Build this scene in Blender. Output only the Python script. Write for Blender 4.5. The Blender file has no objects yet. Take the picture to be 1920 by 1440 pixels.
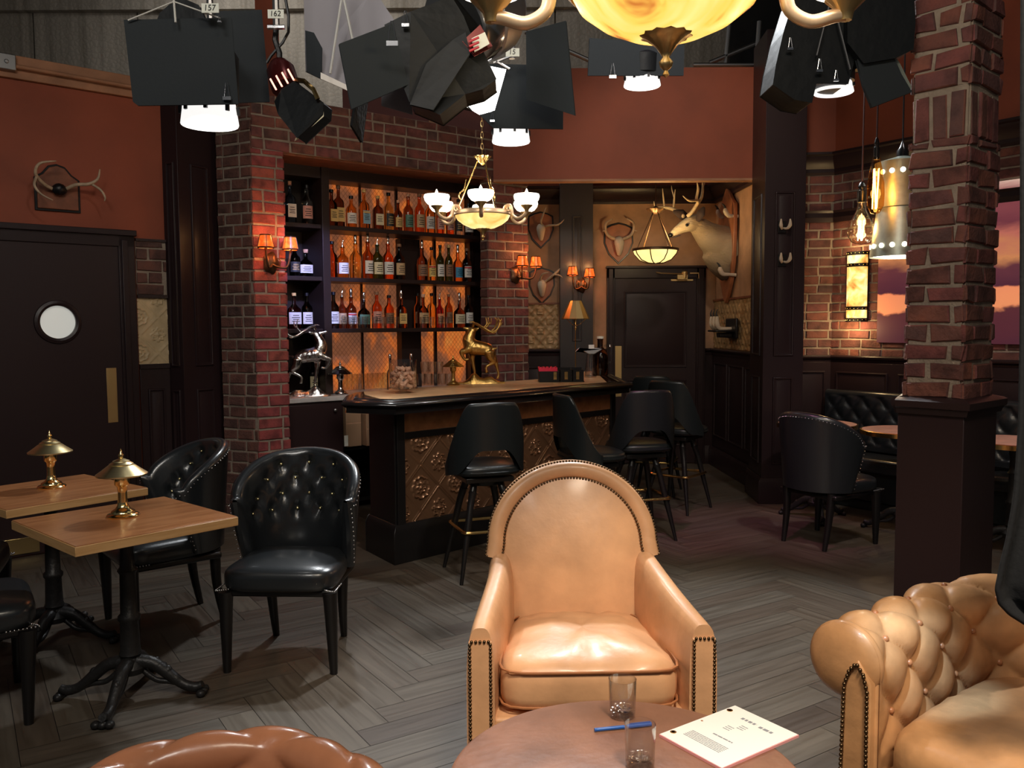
import bpy, bmesh, math, random
from math import sin, cos, pi, radians, atan2, sqrt, exp
from mathutils import Vector, Matrix, noise
random.seed(7)
C = bpy.context.scene.collection
PI = math.pi
# ---------------------------------------------------------------- camera
F, H, PITCH, ROLL = 1610.0, 1.53, math.atan(110/1610.0), -0.0062
cd = bpy.data.cameras.new('camera'); cam = bpy.data.objects.new('camera', cd); C.objects.link(cam)
cd.sensor_width = 36.0; cd.lens = F/1920*36.0; cd.clip_start = 0.05; cd.clip_end = 60
cam.matrix_world = Matrix.Translation((0, 0, H)) @ Matrix.Rotation(PI/2-PITCH, 4, 'X') @ Matrix.Rotation(ROLL, 4, 'Z')
bpy.context.scene.camera = cam
# ---------------------------------------------------------------- world, exposure
w = bpy.data.worlds.new('world'); bpy.context.scene.world = w; w.use_nodes = True
w.node_tree.nodes['Background'].inputs[0].default_value = (0.75, 0.8, 0.85, 1)
w.node_tree.nodes['Background'].inputs[1].default_value = 0.05
vs = bpy.context.scene.view_settings
vs.view_transform = 'Standard'; vs.look = 'None'; vs.gamma = 1; vs.exposure = 0.1; vs.use_curve_mapping = False
# ---------------------------------------------------------------- stage lighting hung from the grid above the set
def spot(loc, to, power, col, size=60, blend=0.5, rad=0.15, name='stage_light_beam'):
    l = bpy.data.lights.new(name, 'SPOT'); l.energy = power; l.color = col; l.spot_size = radians(size); l.spot_blend = blend
    l.shadow_soft_size = rad
    o = bpy.data.objects.new(name, l); C.objects.link(o); o.location = loc
    o.rotation_euler = (Vector(to)-Vector(loc)).to_track_quat('-Z', 'Y').to_euler(); return o
def area(loc, to, power, col, sx, sy, name='soft_stage_light'):
    l = bpy.data.lights.new(name, 'AREA'); l.energy = power; l.color = col; l.shape = 'RECTANGLE'; l.size = sx; l.size_y = sy
    o = bpy.data.objects.new(name, l); C.objects.link(o); o.location = loc
    o.rotation_euler = (Vector(to)-Vector(loc)).to_track_quat('-Z', 'Y').to_euler(); return o
def point(loc, power, col, rad=0.03, name='lamp_glow'):
    l = bpy.data.lights.new(name, 'POINT'); l.energy = power; l.color = col; l.shadow_soft_size = rad
    o = bpy.data.objects.new(name, l); C.objects.link(o); o.location = loc; return o
COOL = (0.93, 0.97, 1.0); WARM = (1.0, 0.86, 0.68)
spot((0.9, 0.2, 4.3), (0.75, 2.75, 0.5), 620, WARM, 44, .7, .35)          # key over the seating circle
area((0.6, -0.2, 4.4), (0.4, 3.6, 0.4), 40, WARM, 1.2, 0.8)
area((-1.2, -0.4, 4.2), (-0.8, 4.2, 0.8), 55, (1, .95, .88), 1.0, 0.8)
spot((0.6, 6.2, 4.6), (1.2, 2.4, 0.2), 800, COOL, 62, .5, .12)        # back light over the open floor
spot((-1.0, 5.9, 3.5), (-1.5, 3.8, 0.4), 170, COOL, 72, .6, .08)      # back light over the cafe tables
spot((0.9, 2.6, 4.6), (-0.4, 6.6, 0.8), 260, (1, .93, .88), 46, .6, .12)   # towards the bar
spot((-0.6, 3.0, 4.6), (-2.4, 5.9, 0.8), 45, (1, .93, .9), 60, .7, .15)  # towards the left door
spot((1.4, 4.6, 4.2), (1.6, 9.0, 2.2), 115, (1, .84, .68), 50, .7, .12)   # towards the alcove
spot((2.4, 3.6, 4.4), (2.9, 6.4, 0.6), 210, (1, .88, .85), 44, .6, .12)
spot((0.3, 4.3, 4.4), (1.7, 6.2, 0.0), 260, (1.0, .28, .6), 24, .8, .1)  # magenta splash on the floor
spot((-0.1, 0.9, 3.1), (1.23, 2.43, 0.48), 700, (.45, .7, 1.0), 6.5, .5, .04)  # added spot, imitates the cool reflection of a screen on the sofa
area((-2.2, 8.6, 5.6), (-1.5, 10.3, 3.6), 34, (1, .96, .9), 3.0, .4)   # washes the stage wall behind the set
spot((-.75, 4.7, 2.95), (-1.56, 7.0, 1.95), 520, (.36, .42, 1.0), 19, .6, .05)   # cool beam into the left bay of the bar
# ---------------------------------------------------------------- materials
MATS = {}
def mat(name, col=(.5, .5, .5), rough=.5, metal=0, trans=0, ior=1.45, emit=None, estr=0, coat=0, alpha=1, spec=.5, bump=0, bscale=40, var=0, vscale=8, sss=0):
    m = bpy.data.materials.new(name); m.use_nodes = True; nt = m.node_tree; b = nt.nodes['Principled BSDF']; I = b.inputs
    I['Base Color'].default_value = (*col, 1); I['Roughness'].default_value = rough; I['Metallic'].default_value = metal
    I['Transmission Weight'].default_value = trans; I['IOR'].default_value = ior; I['Coat Weight'].default_value = coat; I['Alpha'].default_value = alpha
    I['Coat Roughness'].default_value = .12; I['Specular IOR Level'].default_value = spec
    if emit: I['Emission Color'].default_value = (*emit, 1); I['Emission Strength'].default_value = estr
    if bump or var:
        tc = nt.nodes.new('ShaderNodeTexCoord')
    if var:
        n = nt.nodes.new('ShaderNodeTexNoise'); n.inputs['Scale'].default_value = vscale; n.inputs['Detail'].default_value = 5
        r = nt.nodes.new('ShaderNodeValToRGB'); e = r.color_ramp.elements
        e[0].position = .3; e[1].position = .7
        e[0].color = (*[max(0, c*(1-var)) for c in col], 1); e[1].color = (*[min(1, c*(1+var)) for c in col], 1)
        nt.links.new(tc.outputs['Object'], n.inputs['Vector']); nt.links.new(n.outputs['Fac'], r.inputs['Fac']); nt.links.new(r.outputs['Color'], I['Base Color'])
    if bump:
        n = nt.nodes.new('ShaderNodeTexNoise'); n.inputs['Scale'].default_value = bscale; n.inputs['Detail'].default_value = 4
        bp = nt.nodes.new('ShaderNodeBump'); bp.inputs['Strength'].default_value = bump; bp.inputs['Distance'].default_value = .01
        nt.links.new(tc.outputs['Object'], n.inputs['Vector']); nt.links.new(n.outputs['Fac'], bp.inputs['Height']); nt.links.new(bp.outputs['Normal'], I['Normal'])
    MATS[name] = m; return m
def N(nt, t, **kw):
    n = nt.nodes.new(t)
    for k, v in kw.items():
        if k in n.inputs: n.inputs[k].default_value = v
        else: setattr(n, k, v)
    return n
def ramp(nt, fac, stops):
    r = nt.nodes.new('ShaderNodeValToRGB'); e = r.color_ramp.elements
    e[0].position, e[0].color = stops[0][0], (*stops[0][1], 1); e[1].position, e[1].color = stops[-1][0], (*stops[-1][1], 1)
    for p, c in stops[1:-1]:
        x = e.new(p); x.color = (*c, 1)
    nt.links.new(fac, r.inputs['Fac']); return r.outputs['Color']
mat('dark_wood', (.022, .0115, .0125), .36, spec=.4, bump=.05, bscale=60)
mat('door_wood', (.026, .013, .014), .42, spec=.4)
mat('black_wood', (.009, .008, .008), .3, spec=.5, bump=.04, bscale=90)
mat('gloss_black', (.012, .010, .010), .16, spec=.6)
mat('orange_paint', (.25, .054, .022), .62, var=.12, vscale=3, bump=.05, bscale=200)
mat('maroon_paint', (.13, .03, .025), .6)
mat('raw_wood', (.36, .17, .09), .6, var=.25, vscale=5, bump=.2, bscale=60)
mat('wallpaper', (.40, .225, .125), .6, var=.28, vscale=4.5, bump=.06, bscale=50)
mat('mortar', (.27, .215, .165), .9, bump=.6, bscale=90, var=.2, vscale=14)
mat('brass', (.78, .52, .20), .2, 1)
mat('bright_brass', (.88, .68, .32), .16, 1)
mat('satin_brass', (.62, .44, .2), .42, 1, bump=.1, bscale=30)
mat('antique_gold', (.58, .36, .11), .32, 1, bump=.5, bscale=45)
mat('silver', (.78, .76, .76), .18, 1, bump=.45, bscale=45)
mat('chrome', (.75, .75, .77), .15, 1)
mat('steel', (.35, .35, .36), .4, 1)
mat('iron', (.028, .027, .027), .42, .5, bump=.3, bscale=50)
mat('bronze', (.10, .055, .03), .4, .8, bump=.2, bscale=40)
mat('cream_metal', (.66, .47, .30), .34, .55)
mat('nail', (.13, .085, .045), .35, 1)
mat('gold_button', (.92, .80, .42), .22, 1)
mat('silver_nail', (.5, .5, .5), .25, 1)
mat('black_leather', (.014, .0165, .019), .30, spec=.7, coat=.35, bump=.06, bscale=150)
mat('black_vinyl', (.011, .014, .015), .34, spec=.55, bump=.05, bscale=120)
mat('black_cloth', (.016, .019, .022), .85, bump=.3, bscale=120)
mat('dark_cloth', (.006, .0065, .008), .9, bump=.2, bscale=60)
mat('foil', (.0045, .006, .0075), .5, spec=.3, bump=.25, bscale=18)
mat('flag_board', (.018, .023, .027), .75, spec=.3, bump=.05, bscale=100)
mat('tan_leather', (.64, .345, .175), .42, spec=.45, coat=.10, var=.17, vscale=6, bump=.16, bscale=22)
mat('tan_dark_leather', (.38, .15, .06), .36, spec=.5, coat=.2, var=.15, vscale=9, bump=.08, bscale=40)
mat('sofa_leather', (.50, .255, .11), .38, spec=.5, coat=.15, var=.26, vscale=8, bump=.18, bscale=26)
mat('red_leather', (.42, .17, .085), .27, spec=.5, coat=.3, var=.15, vscale=9, bump=.10, bscale=30)
mat('table_leather', (.25, .115, .07), .42, spec=.5, var=.22, vscale=8, bump=.25, bscale=22)
mat('copper_top', (.78, .42, .32), .32, spec=.5, var=.2, vscale=10)
mat('marble', (.52, .50, .49), .22, var=.25, vscale=9)
mat('amber_wood', (.28, .12, .05), .38, var=.3, vscale=14)
mat('bar_top_wood', (.78, .50, .27), .3, var=.18, vscale=12)
mat('shelf_wood', (.022, .012, .010), .4)
mat('cardboard', (.36, .22, .13), .8)
mat('cork', (.66, .38, .25), .85, var=.25, vscale=60, bump=.3, bscale=200)
mat('plaque_wood', (.20, .065, .03), .4, var=.3, vscale=12)
mat('orange_plaque', (.34, .12, .05), .4, var=.2, vscale=12)
mat('antler', (.40, .29, .19), .5, var=.35, vscale=20, bump=.3, bscale=80)
mat('pale_antler', (.62, .47, .28), .45, var=.25, vscale=22, bump=.3, bscale=80)
mat('hoof', (.55, .45, .34), .8, bump=.4, bscale=90)
mat('black', (.004, .004, .005), .4)
mat('white_paint', (.7, .7, .68), .5)
mat('paper', (.82, .78, .72), .7)
mat('pink_paper', (.85, .38, .38), .7)
mat('ink', (.25, .25, .27), .7)
mat('dark_ink', (.02, .02, .02), .7)
mat('tag_white', (.72, .75, .68), .6)
mat('red_cloth', (.70, .02, .06), .6)
mat('red_plastic', (.55, .04, .06), .3)
mat('dark_red_metal', (.09, .014, .014), .25, .6)
mat('blue_plastic', (.015, .10, .40), .3)
mat('galvanized', (.34, .37, .31), .42, .75, var=.3, vscale=12)
mat('white_enamel', (.8, .78, .68), .4)
mat('socket_black', (.008, .008, .008), .25)
mat('cord_brown', (.05, .012, .008), .6)
mat('rope_white', (.55, .55, .52), .7)
mat('opal_glass', (.8, .8, .76), .12, emit=(.80, .82, .76), estr=.34)
def thin_glass(name, tint, k=1.0, rough=.02):
    m = bpy.data.materials.new(name); m.use_nodes = True; nt = m.node_tree; nt.nodes.remove(nt.nodes['Principled BSDF']); out = nt.nodes['Material Output']
    t = nt.nodes.new('ShaderNodeBsdfTransparent'); t.inputs[0].default_value = (*tint, 1); g = nt.nodes.new('ShaderNodeBsdfGlossy'); g.inputs['Roughness'].default_value = rough
    lw = nt.nodes.new('ShaderNodeLayerWeight'); lw.inputs['Blend'].default_value = .5; pw = nt.nodes.new('ShaderNodeMath'); pw.operation = 'POWER'; nt.links.new(lw.outputs['Facing'], pw.inputs[0]); pw.inputs[1].default_value = 3.0
    ma = nt.nodes.new('ShaderNodeMath'); ma.operation = 'MULTIPLY_ADD'; nt.links.new(pw.outputs[0], ma.inputs[0]); ma.inputs[1].default_value = .55*k; ma.inputs[2].default_value = .05*k
    mx = nt.nodes.new('ShaderNodeMixShader'); nt.links.new(ma.outputs[0], mx.inputs[0]); nt.links.new(t.outputs[0], mx.inputs[1]); nt.links.new(g.outputs[0], mx.inputs[2]); nt.links.new(mx.outputs[0], out.inputs['Surface']); MATS[name] = m
thin_glass('clear_glass', (.95, .96, .96), 2.2); thin_glass('jar_glass', (.97, .97, .97), 1.5); thin_glass('bulb_glass', (1, .92, .80), 2.0); thin_glass('amber_bulb_glass', (1, .66, .28), .8)
thin_glass('amber_jug_glass', (.30, .13, .05), 1.0)
mat('filament', (1, .7, .3), .5, emit=(1, .62, .22), estr=26)
mat('bulb_glow', (1, .95, .85), .5, emit=(1, .9, .7), estr=30)
mat('cup_shade', (.9, .88, .8), .4, emit=(1, .90, .74), estr=3.2)
mat('lamp_white', (1, 1, 1), .5, emit=(1, .97, .92), estr=7)
mat('lamp_warm', (1, 1, 1), .5, emit=(1, .90, .72), estr=4)
mat('reflector', (.85, .85, .87), .2, 1, bump=.8, bscale=20)
mat('steel_polished', (.62, .60, .58), .18, 1)
mat('mesh_wire', (.25, .23, .2), .5, .6)
# brick: each brick is its own island
def brick_mat(name, cols, bump=.5):
    m = bpy.data.materials.new(name); m.use_nodes = True; nt = m.node_tree; b = nt.nodes['Principled BSDF']
    g = nt.nodes.new('ShaderNodeNewGeometry'); base = ramp(nt, g.outputs['Random Per Island'], [(i/(len(cols)-1), c) for i, c in enumerate(cols)])
    tc = nt.nodes.new('ShaderNodeTexCoord'); n1 = N(nt, 'ShaderNodeTexNoise', Scale=11.0, Detail=6.0); nt.links.new(tc.outputs['Object'], n1.inputs['Vector'])
    d = ramp(nt, n1.outputs['Fac'], [(.32, (.38, .36, .36)), (.55, (1, 1, 1)), (.72, (1.25, 1.12, 1.0))])
    mx = N(nt, 'ShaderNodeMixRGB', blend_type='MULTIPLY'); mx.inputs['Fac'].default_value = .85
    nt.links.new(base, mx.inputs['Color1']); nt.links.new(d, mx.inputs['Color2']); nt.links.new(mx.outputs['Color'], b.inputs['Base Color'])
    n2 = N(nt, 'ShaderNodeTexNoise', Scale=70.0, Detail=5.0); nt.links.new(tc.outputs['Object'], n2.inputs['Vector'])
    bp = N(nt, 'ShaderNodeBump', Strength=bump, Distance=.012); nt.links.new(n2.outputs['Fac'], bp.inputs['Height']); nt.links.new(bp.outputs['Normal'], b.inputs['Normal'])
    b.inputs['Roughness'].default_value = .82; MATS[name] = m; return m
brick_mat('brick', [(.17, .055, .04), (.11, .042, .035), (.21, .07, .045), (.09, .045, .042), (.19, .055, .05), (.14, .045, .035)])
brick_mat('brick_red', [(.30, .055, .05), (.22, .045, .045), (.34, .08, .05), (.26, .05, .05), (.18, .04, .04)])
brick_mat('brick_brown', [(.13, .052, .038), (.085, .042, .034), (.16, .06, .042), (.11, .05, .04)])
# floor planks: each plank an island
def plank_mat():
    m = bpy.data.materials.new('floor_planks'); m.use_nodes = True; nt = m.node_tree; b = nt.nodes['Principled BSDF']
    g = nt.nodes.new('ShaderNodeNewGeometry')
    base = ramp(nt, g.outputs['Random Per Island'], [(0, (.070, .052, .038)), (.35, (.092, .073, .054)), (.6, (.078, .066, .052)), (.8, (.105, .086, .064)), (1, (.056, .040, .030))])
    uv = nt.nodes.new('ShaderNodeUVMap'); mp = N(nt, 'ShaderNodeMapping'); mp.inputs['Scale'].default_value = (2.2, 34, 1)
    nt.links.new(uv.outputs['UV'], mp.inputs['Vector'])
    n1 = N(nt, 'ShaderNodeTexNoise', Scale=1.0, Detail=6.0, Distortion=.6); nt.links.new(mp.outputs['Vector'], n1.inputs['Vector'])
    d = ramp(nt, n1.outputs['Fac'], [(.3, (.70, .66, .62)), (.55, (1, 1, 1)), (.75, (1.22, 1.2, 1.16))])
    mx = N(nt, 'ShaderNodeMixRGB', blend_type='MULTIPLY'); mx.inputs['Fac'].default_value = 1
    nt.links.new(base, mx.inputs['Color1']); nt.links.new(d, mx.inputs['Color2']); nt.links.new(mx.outputs['Color'], b.inputs['Base Color'])
    rr = N(nt, 'ShaderNodeMapRange'); rr.inputs['To Min'].default_value = .34; rr.inputs['To Max'].default_value = .56
    nt.links.new(n1.outputs['Fac'], rr.inputs['Value']); nt.links.new(rr.outputs['Result'], b.inputs['Roughness'])
    bp = N(nt, 'ShaderNodeBump', Strength=.15, Distance=.004); nt.links.new(n1.outputs['Fac'], bp.inputs['Height']); nt.links.new(bp.outputs['Normal'], b.inputs['Normal'])
    MATS['floor_planks'] = m
plank_mat()
def veneer_mat(name, c1, c2, scale=(3, 30, 3), rough=.28):
    m = bpy.data.materials.new(name); m.use_nodes = True; nt = m.node_tree; b = nt.nodes['Principled BSDF']
    tc = nt.nodes.new('ShaderNodeTexCoord'); mp = N(nt, 'ShaderNodeMapping'); mp.inputs['Scale'].default_value = scale
    nt.links.new(tc.outputs['Object'], mp.inputs['Vector']); n1 = N(nt, 'ShaderNodeTexNoise', Scale=1.0, Detail=6.0, Distortion=.5); nt.links.new(mp.outputs['Vector'], n1.inputs['Vector'])
    nt.links.new(ramp(nt, n1.outputs['Fac'], [(.3, c1), (.7, c2)]), b.inputs['Base Color']); b.inputs['Roughness'].default_value = rough
    b.inputs['Coat Weight'].default_value = .15; MATS[name] = m
veneer_mat('table_veneer', (.32, .12, .042), (.48, .21, .085), (4, 30, 4))
veneer_mat('table_edge', (.50, .27, .10), (.66, .40, .18), (3, 3, 60), .4)
# glowing lamp glass with veins (alabaster bowls), backlit bar panel, canvas art, mica shades
def glow_mat(name, stops, strength, scale, dist=.6, mapping=(1, 1, 1), rough=.3, detail=4.0, base=None):
    m = bpy.data.materials.new(name); m.use_nodes = True; nt = m.node_tree; b = nt.nodes['Principled BSDF']
    tc = nt.nodes.new('ShaderNodeTexCoord'); mp = N(nt, 'ShaderNodeMapping'); mp.inputs['Scale'].default_value = mapping
    nt.links.new(tc.outputs['Object'], mp.inputs['Vector'])
    n1 = N(nt, 'ShaderNodeTexNoise', Scale=scale, Detail=detail, Distortion=dist); nt.links.new(mp.outputs['Vector'], n1.inputs['Vector'])
    c = ramp(nt, n1.outputs['Fac'], stops); nt.links.new(c, b.inputs['Emission Color']); b.inputs['Emission Strength'].default_value = strength
    if base: b.inputs['Base Color'].default_value = (*base, 1)
    else: nt.links.new(c, b.inputs['Base Color'])
    b.inputs['Roughness'].default_value = rough; MATS[name] = m; return m
glow_mat('alabaster_big', [(.39, (.10, .03, .01)), (.43, (.55, .18, .03)), (.49, (1, .60, .10)), (.66, (1, .82, .30)), (.8, (1, .95, .6))], 1.1, 3.3, 1.6)
glow_mat('alabaster_small', [(.3, (.75, .42, .10)), (.5, (1, .72, .25)), (.75, (1, .86, .5))], 1.15, 9.0, .8)
glow_mat('mica', [(.3, (.75, .08, .01)), (.55, (1, .16, .02)), (.75, (1, .30, .05))], .9, 30.0)
glow_mat('pendant_glass', [(.3, (1, .70, .20)), (.7, (1, .82, .34))], 1.2, 3.0)
glow_mat('sconce_mica', [(.32, (.45, .17, .03)), (.48, (1, .55, .14)), (.62, (1, .85, .45))], 1.15, 9.0, .5)
glow_mat('bar_panel', [(.3, (.22, .085, .045)), (.48, (.34, .12, .055)), (.58, (.95, .22, .04)), (.68, (1, .34, .07))], .50, 4.2, .5, (1, 1, .6), base=(.13, .05, .025))
# ================================================================ geometry helpers
def vadd(a, b): return (a[0]+b[0], a[1]+b[1], a[2]+b[2])
class MB:
    def __init__(s): s.v = []; s.f = []; s.mi = []; s.uv = {}; s.cur = 0
    def add(s, vs, fs, M=None, mi=None):
        o = len(s.v); mi = s.cur if mi is None else mi
        s.v += [tuple(M @ Vector(p)) if M is not None else tuple(p) for p in vs]
        s.f += [tuple(i+o for i in f) for f in fs]; s.mi += [mi]*len(fs); return s
    def box(s, x0, x1, y0, y1, z0, z1, M=None, mi=None):
        return s.add([(x0,y0,z0),(x1,y0,z0),(x1,y1,z0),(x0,y1,z0),(x0,y0,z1),(x1,y0,z1),(x1,y1,z1),(x0,y1,z1)],
                     [(0,3,2,1),(4,5,6,7),(0,1,5,4),(1,2,6,5),(2,3,7,6),(3,0,4,7)], M, mi)
    def cbox(s, c, d, M=None, mi=None):
        return s.box(c[0]-d[0]/2, c[0]+d[0]/2, c[1]-d[1]/2, c[1]+d[1]/2, c[2]-d[2]/2, c[2]+d[2]/2, M, mi)
    def lathe(s, prof, n=24, M=None, mi=None, cap=True, c=(0,0,0), lobes=0, amp=0):
        vs = []; fs = []
        for r, z in prof:
            for k in range(n):
                a = 2*PI*k/n; rr = r*(1+amp*cos(lobes*a)) if lobes else r
                vs.append((c[0]+rr*cos(a), c[1]+rr*sin(a), c[2]+z))
        for i in range(len(prof)-1):
            for k in range(n):
                a = i*n+k; b = i*n+(k+1) % n; fs.append((a, b, b+n, a+n))
        if cap:
            if prof[0][0] > 1e-4: fs.append(tuple(range(n-1, -1, -1)))
            if prof[-1][0] > 1e-4: fs.append(tuple(range((len(prof)-1)*n, len(prof)*n)))
        return s.add(vs, fs, M, mi)
    def cyl(s, p0, p1, r0, r1=None, n=12, M=None, mi=None): return s.tube([p0, p1], [r0, r0 if r1 is None else r1], n, M, mi)
    def tube(s, pts, rad, n=8, M=None, mi=None, closed=False, flat=None, cap=True):
        pts = [Vector(p) for p in pts]; m = len(pts)
        if not hasattr(rad, '__len__'): rad = [rad]*m
        T = []
        for i in range(m):
            if closed: t = pts[(i+1) % m]-pts[i-1]
            else: t = pts[min(i+1, m-1)]-pts[max(i-1, 0)]
            T.append(t.normalized() if t.length > 1e-9 else Vector((0, 0, 1)))
        up = Vector((0, 0, 1)) if abs(T[0].z) < .9 else Vector((1, 0, 0))
        nrm = (up - T[0]*up.dot(T[0])).normalized(); vs = []; fs = []
        for i in range(m):
            nrm = (nrm - T[i]*nrm.dot(T[i])); nrm = nrm.normalized() if nrm.length > 1e-6 else T[i].orthogonal().normalized()
            bn = T[i].cross(nrm); fx = flat if flat else 1
            for k in range(n):
                a = 2*PI*k/n; vs.append(pts[i] + nrm*(cos(a)*rad[i]) + bn*(sin(a)*rad[i]*fx))
        for i in range(m if closed else m-1):
            j = (i+1) % m
            for k in range(n): fs.append((i*n+k, i*n+(k+1) % n, j*n+(k+1) % n, j*n+k))
        if not closed and cap: fs += [tuple(range(n-1, -1, -1)), tuple(range((m-1)*n, m*n))]
        return s.add(vs, fs, M, mi)
    def ball(s, c, r, nu=12, nv=8, M=None, mi=None):
        if not hasattr(r, '__len__'): r = (r, r, r)
        vs = [(c[0], c[1], c[2]-r[2])]; fs = []
        for i in range(1, nv):
            p = -PI/2+PI*i/nv
            for k in range(nu): vs.append((c[0]+r[0]*cos(p)*cos(2*PI*k/nu), c[1]+r[1]*cos(p)*sin(2*PI*k/nu), c[2]+r[2]*sin(p)))
        vs.append((c[0], c[1], c[2]+r[2])); L = len(vs)-1
        for k in range(nu): fs.append((0, 1+(k+1) % nu, 1+k)); fs.append((L, L-nu+k, L-nu+(k+1) % nu))
        for i in range(nv-2):
            for k in range(nu): a = 1+i*nu+k; b = 1+i*nu+(k+1) % nu; fs.append((a, b, b+nu, a+nu))
        return s.add(vs, fs, M, mi)
    def prism(s, poly, z0, z1, M=None, mi=None):
        n = len(poly); vs = [(p[0], p[1], z0) for p in poly]+[(p[0], p[1], z1) for p in poly]
        return s.add(vs, [tuple(range(n-1, -1, -1)), tuple(range(n, 2*n))]+[(i, (i+1) % n, n+(i+1) % n, n+i) for i in range(n)], M, mi)
    def grid(s, fn, nu, nv, M=None, mi=None, cu=False, cv=False, flip=False):
        vs = []; fs = []
        for i in range(nu):
            for j in range(nv): vs.append(fn(i/(nu if cu else nu-1), j/(nv if cv else nv-1)))
        for i in range(nu if cu else nu-1):
            for j in range(nv if cv else nv-1):
                a = i*nv+j; b = ((i+1) % nu)*nv+j; c = ((i+1) % nu)*nv+(j+1) % nv; d = i*nv+(j+1) % nv
                fs.append((a, d, c, b) if flip else (a, b, c, d))
        return s.add(vs, fs, M, mi)
    def build(s, name, m, parent=None, smooth=35, bevel=0, seg=2, subsurf=0, loc=None, solid=0):
        me = bpy.data.meshes.new(name); me.from_pydata(s.v, [], s.f); me.update()
        for x in (m if isinstance(m, (list, tuple)) else [m]): me.materials.append(MATS[x])
        if any(s.mi): me.polygons.foreach_set('material_index', s.mi)
        if smooth:
            me.polygons.foreach_set('use_smooth', [True]*len(me.polygons))
            if smooth < 180: me.set_sharp_from_angle(angle=radians(smooth))
        o = bpy.data.objects.new(name, me); C.objects.link(o)
        if parent is not None: o.parent = parent
        if loc is not None: o.location = loc
        if solid: md = o.modifiers.new('solid', 'SOLIDIFY'); md.thickness = solid; md.offset = 0
        if bevel: md = o.modifiers.new('bevel', 'BEVEL'); md.width = bevel; md.segments = seg; md.limit_method = 'ANGLE'; md.angle_limit = radians(40)
        if subsurf: md = o.modifiers.new('sub', 'SUBSURF'); md.levels = md.render_levels = subsurf
        return o
def tag(o, label=None, cat=None, group=None, kind=None):
    if label: o['label'] = label
    if cat: o['category'] = cat
    if group: o['group'] = group
    if kind: o['kind'] = kind
    return o
def thing(name, label, cat, loc=(0,0,0), rz=0, group=None):
    o = bpy.data.objects.new(name, None); C.objects.link(o); o.location = loc; o.rotation_euler = (0, 0, rz); o.empty_display_size = .1
    return tag(o, label, cat, group)
def copy_tree(o, parent=None):
    c = o.copy(); C.objects.link(c)
    if parent is not None: c.parent = parent
    for ch in KIDS.get(o.name, None) or [x for x in bpy.data.objects if x.parent == o]: copy_tree(ch, c)
    return c
KIDS = {}
def remesh(o, size, smooth=3, f=.6):
    md = o.modifiers.new('remesh', 'REMESH'); md.mode = 'VOXEL'; md.voxel_size = size; md.use_smooth_shade = True
    if smooth: m2 = o.modifiers.new('smooth', 'SMOOTH'); m2.iterations = smooth; m2.factor = f
    return o
def text(name, body, size, m, parent, loc, rot, depth=.0006, align='CENTER', shear=0):
    cu = bpy.data.curves.new(name, 'FONT'); cu.body = body; cu.size = size; cu.extrude = depth; cu.align_x = align; cu.align_y = 'CENTER'; cu.shear = shear
    to = bpy.data.objects.new(name+'_tmp', cu); C.objects.link(to)
    dg = bpy.context.evaluated_depsgraph_get(); me = bpy.data.meshes.new_from_object(to.evaluated_get(dg)); bpy.data.objects.remove(to)
    me.materials.clear(); me.materials.append(MATS[m]); o = bpy.data.objects.new(name, me); C.objects.link(o); o.parent = parent; o.location = loc; o.rotation_euler = rot
    return o
def ray(u, v):
    return (cam.matrix_world.to_3x3() @ Vector(((u-960)/F, -(v-720)/F, -1)))
def atz(u, v, z):
    d = ray(u, v); t = (z-H)/d.z; return Vector((d.x*t, d.y*t, z))
def aty(u, v, Y):
    d = ray(u, v); t = Y/d.y; return Vector((d.x*t, Y, H+d.z*t))
class Plane:
    """vertical plane through P along direction D: local x to the right, y away from the room, z up"""
    def __init__(s, P, D):
        L = sqrt(D[0]**2+D[1]**2); s.P = Vector((P[0], P[1], 0)); s.D = Vector((D[0]/L, D[1]/L, 0)); s.rz = atan2(D[1], D[0]); s.N = Vector((-s.D.y, s.D.x, 0))
        s.M = Matrix.Translation(s.P) @ Matrix.Rotation(s.rz, 4, 'Z')
    def at(s, u, v, off=0):
        """(s, z) where the ray through pixel u, v meets the plane pushed `off` towards the room"""
        d = ray(u, v); P = s.P - s.N*off; t = P.dot(s.N)/Vector((d.x, d.y, 0)).dot(s.N); q = Vector((d.x*t, d.y*t, 0))
        return ((q-s.P).dot(s.D), H+d.z*t)
    def pt(s, a, off, z): p = s.P+s.D*a-s.N*off; return Vector((p.x, p.y, z))
def curve_pts(pts, n=6):
    """Catmull-Rom through points"""
    P = [Vector(p) for p in pts]; out = []
    for i in range(len(P)-1):
        p0 = P[max(i-1, 0)]; p1 = P[i]; p2 = P[i+1]; p3 = P[min(i+2, len(P)-1)]
        for k in range(n):
            t = k/n; out.append(.5*((2*p1)+(p2-p0)*t+(2*p0-5*p1+4*p2-p3)*t*t+(3*p1-p0-3*p2+p3)*t**3))
    out.append(P[-1]); return out
def lerp(a, b, t): return a+(b-a)*t
def rad_along(r, n): # radii list r given at equally spaced stations -> n samples
    return [lerp(r[min(int(i/(n-1)*(len(r)-1)), len(r)-2)], r[min(int(i/(n-1)*(len(r)-1)), len(r)-2)+1], i/(n-1)*(len(r)-1)-min(int(i/(n-1)*(len(r)-1)), len(r)-2)) for i in range(n)]
def limb(mb, pts, radii, n=10, k=5, M=None, mi=None, flat=None):
    c = curve_pts(pts, k); return mb.tube(c, rad_along(radii, len(c)), n, M, mi, flat=flat)
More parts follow.
